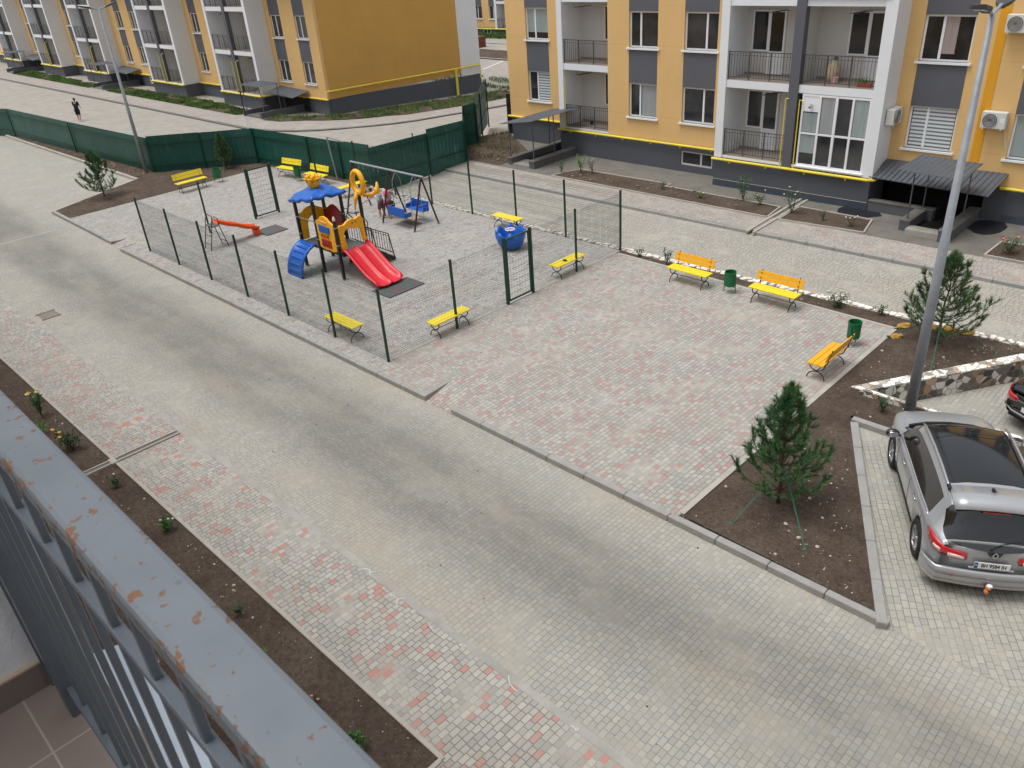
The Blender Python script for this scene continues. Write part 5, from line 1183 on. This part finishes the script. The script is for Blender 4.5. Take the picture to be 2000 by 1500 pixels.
# ================================================================ CARS
def crom(tab,x):
    if x<=tab[0][0]: return tab[0][1]
    if x>=tab[-1][0]: return tab[-1][1]
    for i in range(len(tab)-1):
        if tab[i][0]<=x<=tab[i+1][0]:
            x0,y0=tab[i];x1,y1=tab[i+1];h=x1-x0
            m0=(y1-tab[i-1][1])/(x1-tab[i-1][0]) if i>0 else (y1-y0)/h
            m1=(tab[i+2][1]-y0)/(tab[i+2][0]-x0) if i+2<len(tab) else (y1-y0)/h
            t=(x-x0)/h; return (2*t**3-3*t*t+1)*y0+(t**3-2*t*t+t)*h*m0+(-2*t**3+3*t*t)*y1+(t**3-t*t)*h*m1
def car(name,label,loc,rz,P,paint):
    t=thing(name,label,'car',loc,rz)
    hl=P['len']/2; ax=P['axles']; wr_=P['wr']
    xs=set([-hl,hl]); x=-hl
    while x<hl: xs.add(round(x,3)); x+=.08
    for a in ax:
        for k in range(-10,11): xs.add(round(a+k*(wr_+.06)/10,3))
    for c in P['cuts']: xs.add(c)
    xs=sorted(v for v in xs if -hl<=v<=hl); xx=[xs[0]]
    for v in xs[1:]:
        if v-xx[-1]>.012 or v in P['cuts']: xx.append(v)
    xs=xx
    def sec(x):
        zb=crom(P['belt'],x); zt=max(zb+.0,crom(P['top'],x)); w=crom(P['w'],x); wf=crom(P['roofw'],x); h=zt-zb
        zl_=P['sill']+ (.12*max(0,(abs(x)-hl+.35)/.35))
        for a in ax:
            d=abs(x-a)
            if d<wr_+.06: zl_=max(zl_,.33+math.sqrt(max(0,(wr_+.06)**2-d*d)))
        c=max(0,min(1,(h-.12)/.3)); L=lambda a,b:a+(b-a)*c
        lo=[(w*.93,zl_),(w*.985,zl_+(zb-zl_)*.22),(w*1.0,zl_+(zb-zl_)*.5),(w*1.0,zl_+(zb-zl_)*.78),(w*.965,zb)]
        up_=[(L(w*.92,w*.93),zb+L(.25*h,.03)),(L(w*.86,wf+.07),zb+L(.5*h,h-.17)),(L(w*.75,wf),zb+L(.72*h,h-.065)),(L(w*.4,wf*.55),zb+L(.94*h,h-.012)),(0,zt)]
        return [(x,a,b) for a,b in lo+up_]
    S=[sec(x) for x in xs]; n=10
    parts={}
    def put(nm,q): 
        m=parts.setdefault(nm,{'v':[], 'f':[],'i':{}})
        ids=[]
        for p in q:
            kx=tuple(round(c,5) for c in p)
            if kx not in m['i']: m['i'][kx]=len(m['v']); m['v'].append(kx)
            if m['i'][kx] not in ids: ids.append(m['i'][kx])
        if len(ids)>2: m['f'].append(tuple(ids))
    for i in range(len(xs)-1):
        xm=(xs[i]+xs[i+1])/2
        for k in range(n-1):
            nm=P['zone'](xm,k,crom(P['top'],xm)-crom(P['belt'],xm))
            a,b,c,d=S[i][k],S[i+1][k],S[i+1][k+1],S[i][k+1]
            put(nm,(a,b,c,d)); m_=lambda p:(p[0],-p[1],p[2]); put(nm,(m_(d),m_(c),m_(b),m_(a)))
    for e,sgn in ((0,-1),(len(xs)-1,1)):
        for k in range(n-1):
            cols=7
            for j in range(cols):
                def pt(kk,jj):
                    y=S[e][kk][1]*(1-2*jj/cols); f=1-(1-2*jj/cols)**2; return (S[e][kk][0]+sgn*P['bulge']*f*math.sin(math.pi*min(1,max(0,(kk+.3)/(n)))),y,S[e][kk][2])
                q=[pt(k,j),pt(k,j+1),pt(k+1,j+1),pt(k+1,j)]
                put(P.get('capzone',lambda s,k:'body')(sgn,k),q if sgn<0 else q[::-1])
    MT={'body':paint,'side_window':m_carglass,'windshield':m_carglass,'rear_window':m_carglass,'roof_glass':m_carglass,'roof':paint,'trim':m_rub}
    body=None
    for nm in sorted(parts,key=lambda s:s!='body'):
        m=parts[nm]; mb=MB(); mb.v=m['v'];mb.f=m['f']; o=mb.build(nm,MT.get(nm,paint),t,smooth=True)
        if nm=='body': body=o
    MB().box(-hl+.15,hl-.15,-P['w'][3][1]*.8,P['w'][3][1]*.8,.2,.34).build('underbody',m_rub,t)
    # wheels
    for a in ax:
        for s in (-1,1):
            W=MB(); Mx=Matrix.Translation((a,s*(P['track']),wr_))@Matrix.Rotation(R(90)*-s,4,'X')
            wh=thing('wheel',None,None) ; wh.parent=t
            W.lathe([(wr_*.62,-.11),(wr_*.93,-.115),(wr_,-.08),(wr_,.08),(wr_*.93,.112),(wr_*.7,.11),(wr_*.64,.085)],n=28,M=Mx); W.build('tyre',m_rub,wh,smooth=True)
            Q=MB(); Q.lathe([(wr_*.64,.085),(wr_*.66,.1),(wr_*.61,.1),(wr_*.58,.04),(wr_*.1,.03)],n=28,M=Mx)
            for k in range(7):
                an=k/7*6.283
                for dd in (-.06,.06):
                    p=Mx@Vector((math.cos(an)*wr_*.12,math.sin(an)*wr_*.12,.075)); q=Mx@Vector((math.cos(an+dd)*wr_*.63,math.sin(an+dd)*wr_*.63,.085)); Q.bar(p,q,.024,.02)
            Q.lathe([(0,.09),(.045,.088),(.055,.06)],n=14,M=Mx); Q.build('rim',mat('alloy','a5a7aa',.3,.05,4,metal=.8),wh,smooth=False)
            MB().lathe([(0,.035),(wr_*.58,.035)],n=20,M=Mx).build('brake_disc',m_rub,wh)
            L=MB(); L.lathe([(wr_+.055,-.25),(wr_+.055,.02)],n=24,M=Mx); L.build('wheel_liner',m_rub,t)
    return t,sec,hl
def koleos_zone(x,k,h):
    if k<4: return 'body'
    if h<.3:
        if -2.2<x<-1.84: return 'rear_window' if k>=6 else 'body'
        return 'windshield' if (k>=6 and .5<x<1.16 and h>.04) else 'body'
    if k in (4,): return 'body'
    if k==5:
        if -1.62<x<.95: return 'side_window'
        return 'body'
    if k==6: return 'rear_window' if x<-1.84 else ('windshield' if x>.45 else 'body')
    if x<-1.84: return 'rear_window'
    if x>.42: return 'windshield'
    if -1.42<x<.40: return 'roof_glass'
    return 'roof'
PK_=dict(len=4.52,axles=(-1.345,1.345),wr=.345,sill=.30,track=.80,bulge=.07,cuts=[-2.2,-1.84,-1.62,-1.42,.40,.45,.95,1.16],
 belt=[(-2.26,1.0),(-2.1,1.05),(-1.6,1.09),(-.8,1.05),(0,1.02),(.9,.99),(1.5,.95),(1.95,.86),(2.26,.62)],
 top=[(-2.26,1.02),(-2.2,1.09),(-2.05,1.29),(-1.84,1.56),(-1.5,1.66),(-.8,1.705),(0,1.69),(.42,1.62),(.75,1.41),(1.0,1.23),(1.16,1.12),(1.6,1.05),(2.0,.94),(2.2,.8),(2.26,.66)],
 w=[(-2.26,.74),(-2.15,.83),(-1.9,.90),(-1.2,.925),(0,.925),(1.0,.925),(1.6,.905),(2.0,.82),(2.2,.70),(2.26,.55)],
 roofw=[(-2.26,.66),(-1.9,.62),(-1.0,.63),(0,.65),(.45,.66),(1.2,.72)],zone=koleos_zone)
CARL=(28.32,2.98,-.12); 
c1,sec1,hl1=car('parked_car','silver parked car with black panoramic roof and number plate seen from behind',CARL,R(120),PK_,m_silver)
def surf_pt(sec,x,z,off=0):
    s=sec(x)
    for a,b in zip(s,s[1:]):
        if a[2]<=z<=b[2] and b[2]>a[2]: f=(z-a[2])/(b[2]-a[2]); return Vector((x,a[1]+(b[1]-a[1])*f+off,z))
    return Vector((x,s[4][1]+off,z))
def wrap(sec,hl,s,path,th=.02,off=.006):
    """patch round the rear corner: path of (kind,val,zlo,zhi)"""
    vs=[]
    for (kd,v,zl_,zh) in path:
        for z in (zl_,zh):
            if kd=='x': p=surf_pt(sec,v,z,off)
            else:
                f=1-(v/.74)**2; p=Vector((-hl-off-.07*max(0,f)*.9,v,z))
            vs.append(Vector((p.x,p.y*s,p.z)))
    n=len(path); m=MB().add(vs,[(2*i,2*i+2,2*i+3,2*i+1) if s>0 else (2*i+1,2*i+3,2*i+2,2*i) for i in range(n-1)]); return m
def patch(name,sec,hl,s,path,m,par,th=.012):
    o=wrap(sec,hl,s,path).build(name,m,par,smooth=True); q=o.modifiers.new('s','SOLIDIFY'); q.thickness=th; q.offset=1 if s<0 else 1; return o
for s in (-1,1):
    tl=patch('tail_light',sec1,2.26,s,[('x',-1.86,1.03,1.05),('x',-2.0,.93,1.06),('x',-2.1,.87,1.04),('x',-2.2,.84,1.01),('x',-2.25,.83,.99),('y',.70,.82,.98),('y',.6,.80,.955),('y',.48,.78,.93),('y',.37,.78,.90)],m_tail,c1,.022)
    patch('clear_lens',sec1,2.285,s,[('x',-2.14,.89,.93),('x',-2.2,.87,.92),('x',-2.25,.86,.92)],m_tailw,tl,.03)
    patch('clear_lens',sec1,2.285,s,[('y',.66,.84,.89),('y',.5,.82,.87),('y',.42,.81,.85)],m_tailw,tl,.03)
    patch('reflector',sec1,2.33,s,[('y',.70,.50,.56),('y',.52,.46,.52)],m_tail,c1,.01)
    # roof rail, mirror, handles, trim, side rub strip
    rr=MB(); rr.tube([(x,s*(crom(PK_['roofw'],x)+.015),crom(PK_['top'],x)-.01) for x in (-1.55,-1.45,-1.0,-.5,0,.3,.42)],[.012,.02,.022,.022,.022,.02,.012],8); rr.build('roof_rail',mat('satin_rail','c3c5c7',.3,.03,3,metal=.8),c1,smooth=True)
    MB().bar((-1.62,s*.625,1.63),(-1.5,s*.63,1.645),.05,.04).build('rail_foot',m_rub,c1)
    mm=MB(); mm.ell((.86,s*1.06,1.08),(.09,.13,.085),12,8); mm.bar((.88,s*.9,1.02),(.88,s*1.0,1.05),.06,.04); mi=mm.build('mirror',m_blackp,c1,smooth=True); MB().ell((.785,s*1.06,1.08),(.015,.105,.06),10,6).build('mirror_glass',m_chrome,mi,smooth=True)
    for x in (-.95,.12):
        h_=MB(); h_.tube([(x-.09,s*.925,.93),(x-.06,s*.955,.935),(x+.06,s*.955,.94),(x+.09,s*.925,.94)],.014,6); h_.build('door_handle',m_chrome,c1,smooth=True)
    for xs_l in (-.42,.72,-1.38):
        l_=MB(); pts=[surf_pt(sec1,xs_l+(.0 if xs_l>-1 else (z-.6)*-.25),z,.0012) for z in [zz*.06+(.38 if xs_l>-1 else .72) for zz in range(11)] if z<1.0]; l_.tube([(p.x,p.y*s,p.z) for p in pts],.004,4); l_.build('door_seam',m_rub,c1)
    wl=MB(); wl.tube([(x,s*(surf_pt(sec1,x,crom(PK_['belt'],x)-.0001).y-.012),crom(PK_['belt'],x)+.012) for x in [-1.65+.13*k for k in range(20)]],.009,6); wl.build('window_trim',m_chrome,c1,smooth=True)
    sk=MB(); sk.tube([tuple(Vector((p.x,p.y*s,p.z))) for p in [surf_pt(sec1,x,.36,-.0) for x in (-.9,-.5,0,.5,.9)]],.03,6); sk.build('side_skirt',m_rub,c1,smooth=True)
# tailgate details
def rearx(y,off=0): return -2.26-off-.07*.95*(1-(y/.74)**2)
b=MB(); vs=[]; ys_=[-.80,-.74,-.6,-.4,-.2,0,.2,.4,.6,.74,.80]
def ledge(z0,z1,out,name,m,par,side=.0):
    vs=[];P_=[]
    for y in ys_:
        P_.append((rearx(max(-.74,min(.74,y)),out)+(.0 if abs(y)<.79 else .1),y*1.05))
    P_=[(-1.95,-.915-.012),(-2.1,-.87-.03)]+P_+[(-2.1,.87+.03),(-1.95,.915+.012)]
    q=MB(); n=len(P_); v=[]
    for z,o in ((z0,-.03),(z0+.02,0),(z1-.015,0),(z1,-.03)):
        for (x,y) in P_: v.append((x-o*(1 if x<-2.2 else .3),y,z))
    q.add(v,[(r_*n+k,r_*n+k+1,(r_+1)*n+k+1,(r_+1)*n+k) for r_ in range(3) for k in range(n-1)]); o=q.build(name,m,par,smooth=True); s=o.modifiers.new('s','SOLIDIFY'); s.thickness=.05; s.offset=0; return o
bp=ledge(.50,.60,.07,'rear_bumper',m_silver,c1); ledge(.36,.49,.045,'bumper_lower',m_silver,c1); ledge(.28,.35,.03,'bumper_skid',mat('skid_grey','a3a19c',.4,.08,5),c1)
pl=MB().box(-2.372,-2.360,-.26,.26,.68,.80); po=pl.build('number_plate',mat('plate_white','dfe0e2',.35,.02,4),c1,bevel=.004)
MB().box(-2.3755,-2.3725,.205,.257,.684,.796).build('blue_band',mat('plate_blue','1d4ea3',.4,.03,4),po)
MB().box(-2.377,-2.3757,.215,.247,.755,.775).build('flag_top',m_blue,po); MB().box(-2.377,-2.3757,.215,.247,.737,.755).build('flag_bottom',m_by,po)
def text(body,size,M_,m,par,name,ext=.001,bold=.0):
    c=bpy.data.curves.new(name,'FONT'); c.body=body; c.size=size; c.extrude=ext; c.offset=bold; c.align_x='CENTER'; c.align_y='CENTER'
    o=bpy.data.objects.new(name,c); COL.objects.link(o); dg=bpy.context.evaluated_depsgraph_get(); me=bpy.data.meshes.new_from_object(o.evaluated_get(dg)); bpy.data.objects.remove(o); me.transform(M_); me.materials.clear(); me.materials.append(m)
    q=bpy.data.objects.new(name,me); COL.objects.link(q); q.parent=par; return q
MR=lambda x,y,z:Matrix.Translation((x,y,z))@Matrix(((0,0,-1,0),(-1,0,0,0),(0,1,0,0),(0,0,0,1)))
text('BH 9584 IH',.088,MR(-2.3735,-.022,.738)@Matrix.Diagonal((.86,1.15,1,1)),m_rub,po,'plate_lettering',.0012,.0016)
text('K O L E O S',.055,MR(-2.332,0,.845),m_chrome,c1,'model_lettering',.003)
MB().box(-2.366,-2.325,-.33,.33,.655,.675).build('plate_lip',m_silver,c1,bevel=.006)
# dark V at base of the rear glass and diamond emblem
v=MB(); v.add([(-2.235,-.62,1.055),(-2.235,.62,1.055),(-2.345,.12,1.0),(-2.352,.075,.925),(-2.352,-.075,.925),(-2.345,-.12,1.0),(-2.30,-.4,1.02),(-2.30,.4,1.02)],[(0,6,5,2,7,1),(2,5,4,3)]); o=v.build('glass_lower_trim',m_carglass,c1); s=o.modifiers.new('s','SOLIDIFY'); s.thickness=.02; s.offset=0
e=MB(); dz=.055; dy=.04
for sc1 in (1,):
    P_=[(0,dz),(dy,0),(0,-dz),(-dy,0)]
    for a,b2 in zip(P_,P_[1:]+P_[:1]): e.bar((-2.372,a[0],.965+a[1]),(-2.372,b2[0],.965+b2[1]),.016,.012,(1,0,0))
e.build('emblem',m_chrome,c1)
w_=MB(); w_.tube([(-2.30,.05,1.03),(-2.25,-.1,1.10),(-2.2,-.38,1.14)],.009,5); w_.ell((-2.31,.05,1.03),(.03,.03,.03),8,6); w_.build('rear_wiper',m_rub,c1)
MB().bar((-1.975,-.2,1.505),(-1.975,.2,1.505),.03,.02).build('brake_light',m_tail,c1); 
sp2=MB(); sp2.add([(x,y,z+(-.03*(y/.62)**2)) for x,z in ((-1.52,1.668),(-1.8,1.64),(-2.02,1.585),(-2.0,1.56)) for y in (-.62,-.4,0,.4,.62)],[(i*5+k,(i+1)*5+k,(i+1)*5+k+1,i*5+k+1) for i in range(3) for k in range(4)]); o=sp2.build('roof_spoiler',m_silver,c1,smooth=True); s=o.modifiers.new('s','SOLIDIFY'); s.thickness=.03; s.offset=0
a_=MB(); a_.ell((-1.62,.0,1.69),(.05,.03,.03),10,6); a_.tube([(-1.62,0,1.7),(-1.78,0,1.76)],.006,5); a_.build('antenna',m_rub,c1,smooth=True)
s_=MB(); s_.box(.0,.012,-.6,.6,1.712,1.7155); s_.build('roof_seam',m_rub,c1)
th=MB(); th.bar((-2.2,0,.3),(-2.45,0,.3),.05); th.ell((-2.47,0,.34),(.03,.03,.04)); tb=th.build('tow_hook',m_rub,c1,smooth=False)
b=MB(); b.ell((-2.46,.0,.37),(.055,.05,.04),8,6); b.ell((-2.47,.02,.30),(.045,.04,.05),8,6); o=b.build('hook_cover',mat('orange_rag','c07a4a',.8,.3,25),tb,smooth=True); MB().ell((-2.46,-.01,.41),(.045,.05,.022),8,6).build('hook_cap',m_white,tb,smooth=True)
# seats hinted behind glass are dark; windscreen cowl
cw=MB(); cw.tube([(1.16,-.72,1.09),(1.24,-.4,1.125),(1.27,0,1.135),(1.24,.4,1.125),(1.16,.72,1.09)],.03,6); cw.build('wiper_cowl',m_rub,c1,smooth=True)
# black saloon in the sunken lot
def sedan_zone(x,k,h):
    if k<4 or h<.06: return 'body'
    if k==5 and -1.45<x<.95 and h>.22: return 'side_window'
    if k>=7 and x<-.95 and x>-1.8: return 'rear_window'
    if k>=6 and .3<x<1.25: return 'windshield'
    return 'body'
PS_=dict(len=4.7,axles=(-1.38,1.4),wr=.335,sill=.26,track=.79,bulge=.08,cuts=[-1.8,-.95,-1.45,.3,.95,1.25],
 belt=[(-2.35,.86),(-2.2,.93),(-1.6,.98),(0,.95),(1.0,.92),(1.6,.88),(2.1,.76),(2.35,.58)],
 top=[(-2.35,.88),(-2.25,.98),(-1.8,1.04),(-1.35,1.28),(-.95,1.42),(-.3,1.46),(.3,1.42),(.8,1.2),(1.25,1.0),(1.8,.93),(2.15,.82),(2.35,.62)],
 w=[(-2.35,.72),(-2.2,.82),(-1.9,.88),(-1.2,.9),(0,.9),(1.0,.9),(1.6,.88),(2.1,.80),(2.3,.66),(2.35,.55)],
 roofw=[(-2.35,.66),(-1.5,.58),(0,.6),(1.3,.66)],zone=sedan_zone)
PS_['len']=4.7
CB=(29.62,9.12,-.5)
c2,sec2,hl2=car('parked_car','black parked saloon with red tail light at the right edge in the sunken lot',CB,R(64),PS_,m_blackp)
for s in (-1,1):
    patch('tail_light',sec2,2.35,s,[('x',-1.95,.80,.92),('x',-2.1,.74,.92),('x',-2.2,.70,.90),('x',-2.3,.68,.88),('y',.66,.68,.86),('y',.52,.70,.84),('y',.42,.72,.82)],m_tail,c2,.02)
MB().box(-2.46,-2.45,-.26,.26,.58,.69).build('number_plate',mat('plate_white','dfe0e2',.35,.02,4),c2); MB().bar((-2.45,-.4,.8),(-2.45,.4,.8),.03,.02).build('chrome_strip',m_chrome,c2)
q=MB(); q.tube([(-2.0,.90,.5),(-2.3,.78,.5),(-2.44,.5,.5),(-2.47,0,.5),(-2.44,-.5,.5),(-2.3,-.78,.5),(-2.0,-.9,.5)],.022,6); q.build('bumper_trim',m_chrome,c2,smooth=True)
# ================================================================ PEOPLE
def skin(name,pts,edges,rad,m,par,lv=2):
    me=bpy.data.meshes.new(name); me.from_pydata([Vector(p) for p in pts],edges,[]); o=bpy.data.objects.new(name,me); COL.objects.link(o); o.parent=par
    sk=o.modifiers.new('skin','SKIN'); sk.use_smooth_shade=True
    for v,r_ in zip(me.skin_vertices[0].data,rad): v.radius=(r_,r_) if not isinstance(r_,tuple) else r_
    me.skin_vertices[0].data[0].use_root=True
    s=o.modifiers.new('s','SUBSURF'); s.levels=lv; s.render_levels=lv; me.materials.append(m); return o
m_skin=mat('skin_tone','b98a72',.6,.05,5); m_hairb=mat('brown_hair','4a3a28',.8,.2,20,.3,60); m_hair=mat('dark_hair','1c1613',.7,.2,20)
def person(label,loc,rz,h,bend=0.0,head_turn=0,step=.10,armf=.3,cloth=None,grp=None,leanx=0):
    """figure facing +x local; bend tips the torso forward; returns thing and joint dict"""
    t=thing('person',label,'person',loc,rz,grp); k=h/1.7
    hip=Vector((0,0,.90*k)); up_=Vector((math.sin(bend),0,math.cos(bend))); ch=hip+up_*.38*k; nk=hip+up_*.56*k
    hd=nk+(up_*.6+Vector((math.sin(bend+.5),0,math.cos(bend+.5)))*.4)*.17*k
    J={'hip':hip,'chest':ch,'neck':nk,'head':hd}
    pts=[hip,hip+up_*.18*k,ch,nk,nk+(hd-nk)*.4]; ed=[(0,1),(1,2),(2,3),(3,4)]; rad=[(.125*k,.10*k),(.115*k,.09*k),(.15*k,.105*k),.055*k,.05*k]
    for s in (-1,1):
        b=len(pts); hj=hip+Vector((0,s*.09*k,-.03*k)); kn=Vector((s*step*.5+.03*k,s*.10*k,.48*k)); an=Vector((s*step-.02,s*.10*k,.085*k)); toe=an+Vector((.13*k,s*.02,-.05*k))
        pts+=[hj,kn,an,toe]; ed+=[(0,b),(b,b+1),(b+1,b+2),(b+2,b+3)]; rad+=[.085*k,.064*k,.044*k,.036*k]; J['ankle%d'%s]=an;J['toe%d'%s]=toe;J['knee%d'%s]=kn;J['hipj%d'%s]=hj
        b=len(pts); sh=nk+Vector((0,s*.17*k,0))-up_*.05*k; el=sh+Vector((armf*.35*k,s*.03*k,-.27*k)); wr=el+Vector((armf*.75*k,-s*.02*k,-.20*k)); hn=wr+(wr-el).normalized()*.06*k
        pts+=[sh,el,wr,hn]; ed+=[(2,b),(b,b+1),(b+1,b+2),(b+2,b+3)]; rad+=[.052*k,.038*k,.028*k,.03*k]; J['sh%d'%s]=sh;J['el%d'%s]=el;J['wr%d'%s]=wr
        c=len(pts); side=Vector((0,1,0)); d=(wr-el).normalized()
        for fi in range(4): pts.append(hn+d*.07*k+side*(fi-1.5)*.02*k-Vector((0,0,.01*fi))); ed.append((b+3,c+fi)); rad.append(.008*k)
        pts.append(hn+side*-s*.045*k+d*.02*k); ed.append((b+3,c+4)); rad.append(.009*k)
    skin('body',pts,ed,rad,m_skin,t)
    H_=MB(); H_.ell(hd,(.098*k,.078*k,.118*k),14,10); f=Vector((math.cos(head_turn),math.sin(head_turn),-.25)).normalized(); H_.ell(hd+f*.098*k,(.018*k,.014*k,.022*k),6,5); 
    for s in (-1,1): H_.ell(hd+Vector((0,s*.08*k,-.01)),(.016*k,.01*k,.026*k),6,5)
    H_.build('head',m_skin,t,smooth=True); E_=MB()
    for s in (-1,1): E_.ell(hd+f*.088*k+Vector((0,s*.03*k,.02*k)),(.01*k,.01*k,.008*k),6,5)
    E_.build('eyes',m_rub,t,smooth=True)
    return t,J,k,up_
def shell(name,pts,ed,rad,m,t): return skin(name,pts,ed,rad,m,t,2)
def dress(t,J,k,up_,shirt,shorts,shoes,hair,sleeve=.5,longs=False,hairlen=.0):
    hip,ch,nk=J['hip'],J['chest'],J['neck']
    pts=[hip-up_*.02*k,hip+up_*.2*k,ch,nk-up_*.03*k];ed=[(0,1),(1,2),(2,3)];rad=[(.15*k,.13*k),(.14*k,.12*k),(.175*k,.13*k),.08*k]
    for s in (-1,1):
        b=len(pts); pts+=[J['sh%d'%s],J['sh%d'%s].lerp(J['el%d'%s],.8)]; ed+=[(2,b),(b,b+1)]; rad+=[.066*k,.055*k]
    def cloth(nm,ch_,m):
        q=MB()
        for P_,r_ in ch_: q.tube([Vector(x) for x in P_],r_,12)
        return q.build(nm,m,t,smooth=True)
    sl=[]
    for s in (-1,1):
        a_,b_=J['sh%d'%s],J['el%d'%s]; sl.append(([ch+(a_-ch)*.5,a_+Vector((0,0,.01)),a_.lerp(b_,.4),a_.lerp(b_,.85)],[.09*k,.075*k,.06*k,.056*k]))
        sl.append(([hip+Vector((0,s*.045*k,-.05*k)),hip.lerp(ch,.5)+Vector((0,s*.045*k,0)),ch+Vector((0,s*.07*k,0)),nk+Vector((0,s*.05*k,-.03*k))],[.125*k,.12*k,.115*k,.06*k]))
    cloth('shirt',sl,shirt)
    pts=[hip+up_*.05*k,hip-Vector((0,0,.02*k))];ed=[(0,1)];rad=[(.14*k,.118*k),(.14*k,.115*k)]
    for s in (-1,1):
        b=len(pts); pts+=[J['hipj%d'%s]-Vector((0,0,.04*k)),J['hipj%d'%s].lerp(J['knee%d'%s],.95)]; ed+=[(1,b),(b,b+1)]; rad+=[.10*k,.085*k]
    cloth('shorts',[([hip+Vector((0,s*.03*k,.03*k)),J['hipj%d'%s]-Vector((0,0,.02*k)),J['hipj%d'%s].lerp(J['knee%d'%s],.5),J['hipj%d'%s].lerp(J['knee%d'%s],.95)],[.125*k,.115*k,.095*k,.085*k]) for s in (-1,1)],shorts)
    for s in (-1,1): b=MB(); b.ell(J['ankle%d'%s]+Vector((.05*k,0,-.045*k)),(.13*k,.05*k,.045*k),12,8); b.build('shoe',shoes,t,smooth=True)
    cloth('collar',[([ch,nk-up_*.02*k,nk+up_*.015*k],[.10*k,.085*k,.055*k])],shirt)
    b=MB(); hd=J['head']; b.ell(hd+Vector((-.022*k,0,.03*k)),(.10*k,.09*k,.11*k),12,8)
    if hairlen: b.tube([hd+Vector((-.08*k,0,.02*k)),hd+Vector((-.10*k,0,-.12*k)),hd+Vector((-.07*k,.02,-hairlen*k))],[.06*k,.05*k,.015*k],8)
    b.build('hair',hair,t,smooth=True)
m_blk=mat('black_cloth','17181b',.85,.15,12); m_wsh=mat('white_shoes','e6e6e4',.5,.04,10); m_plaid=mat('plaid_cloth','6b4a58',.85,.35,40); m_redc=mat('dark_red_cloth','9c2233',.8,.15,15); m_lil=mat('pale_shirt','d4d2dc',.8,.06,10)
p,J,k,u=person('person in black t-shirt and shorts walking on the road beyond the green fence, head bowed',(-37.5,10.85,-.7),R(150),1.68,.22,step=.16,armf=.45); dress(p,J,k,u,m_blk,m_blk,m_wsh,m_hair)
p,J,k,u=person('child with brown ponytail, pale backpack and plaid shorts bending forward by the swing frame',(4.68,7.78,0),R(205),1.38,.75,step=.07,armf=.5); dress(p,J,k,u,m_lil,m_plaid,m_wsh,m_hairb,hairlen=.28)
bpk=MB(); c_=J['chest']; bpk.ell(c_+Vector((-.19*k,0,.03)),(.12*k,.17*k,.22*k),14,10,Matrix.Rotation(.5,4,'Y')); o=solo('backpack',bpk,mat('lilac_backpack','c3cbe0',.6,.08,10),'pale lilac backpack on the back of the bending child','backpack',smooth=True); o.location=p.location; o.rotation_euler=p.rotation_euler
pk=MB(); pk.ell(c_+Vector((-.285*k,0,.0)),(.04*k,.11*k,.13*k),12,8,Matrix.Rotation(.5,4,'Y')); q=pk.build('front_pocket',mat('grey_mesh_pocket','8f9bb2',.6,.15,20),o,smooth=True)
p,J,k,u=person('child in dark red shorts with coral backpack standing to the right of the bending child',(4.95,7.95,0),R(110),1.34,.18,step=.06,armf=.4); dress(p,J,k,u,mat('beige_shirt','b5a89a',.8,.1,10),m_redc,mat('tan_shoes','a0876c',.7,.1,8),m_hairb,hairlen=.1)
bpk=MB(); c_=J['chest']; bpk.ell(c_+Vector((-.17*k,0,.02)),(.10*k,.15*k,.21*k),14,10,Matrix.Rotation(.18,4,'Y')); o=solo('backpack',bpk,mat('coral_backpack','e25a68',.6,.08,10),'coral red backpack worn by the child nearer the blue swing','backpack',smooth=True); o.location=p.location; o.rotation_euler=p.rotation_euler
sh=MB(); sh.ell(Vector((-.12,-.26,.62)),(.10,.13,.17),12,8); o=solo('shoulder_bag',sh,m_blk,'black bag hanging at the hip of the child with the coral backpack','bag',smooth=True); o.location=p.location; o.rotation_euler=p.rotation_euler
# child bicycle behind the tower
t=thing('bicycle','small dark bicycle parked behind the red panel of the play tower','bicycle',(4.75,6.35,0),R(200))
for x in (-.38,.42):
    w_=MB(); w_.tube([(x+.23*math.cos(a/16*6.283),0,.23+.23*math.sin(a/16*6.283)) for a in range(17)],.02,6,cap=False); w_.build('wheel',m_rub,t)
b=MB(); b.bar((-.38,0,.23),(-.08,0,.25),.03); b.bar((-.08,0,.25),(.28,0,.6),.035); b.bar((-.08,0,.25),(-.16,0,.62),.03); b.bar((-.16,0,.58),(.26,0,.62),.03); b.bar((.26,0,.7),(.42,0,.23),.03); b.build('frame',mat('dark_green_bike','2f3f38',.4,.15,6),t)
b=MB(); b.tube([(.2,-.25,.88),(.25,-.18,.84),(.24,0,.76),(.25,.18,.84),(.2,.25,.88)],.016,6); b.build('handlebar',m_black,t); MB().ell((-.18,0,.65),(.12,.07,.03)).build('saddle',m_black,t,smooth=True)
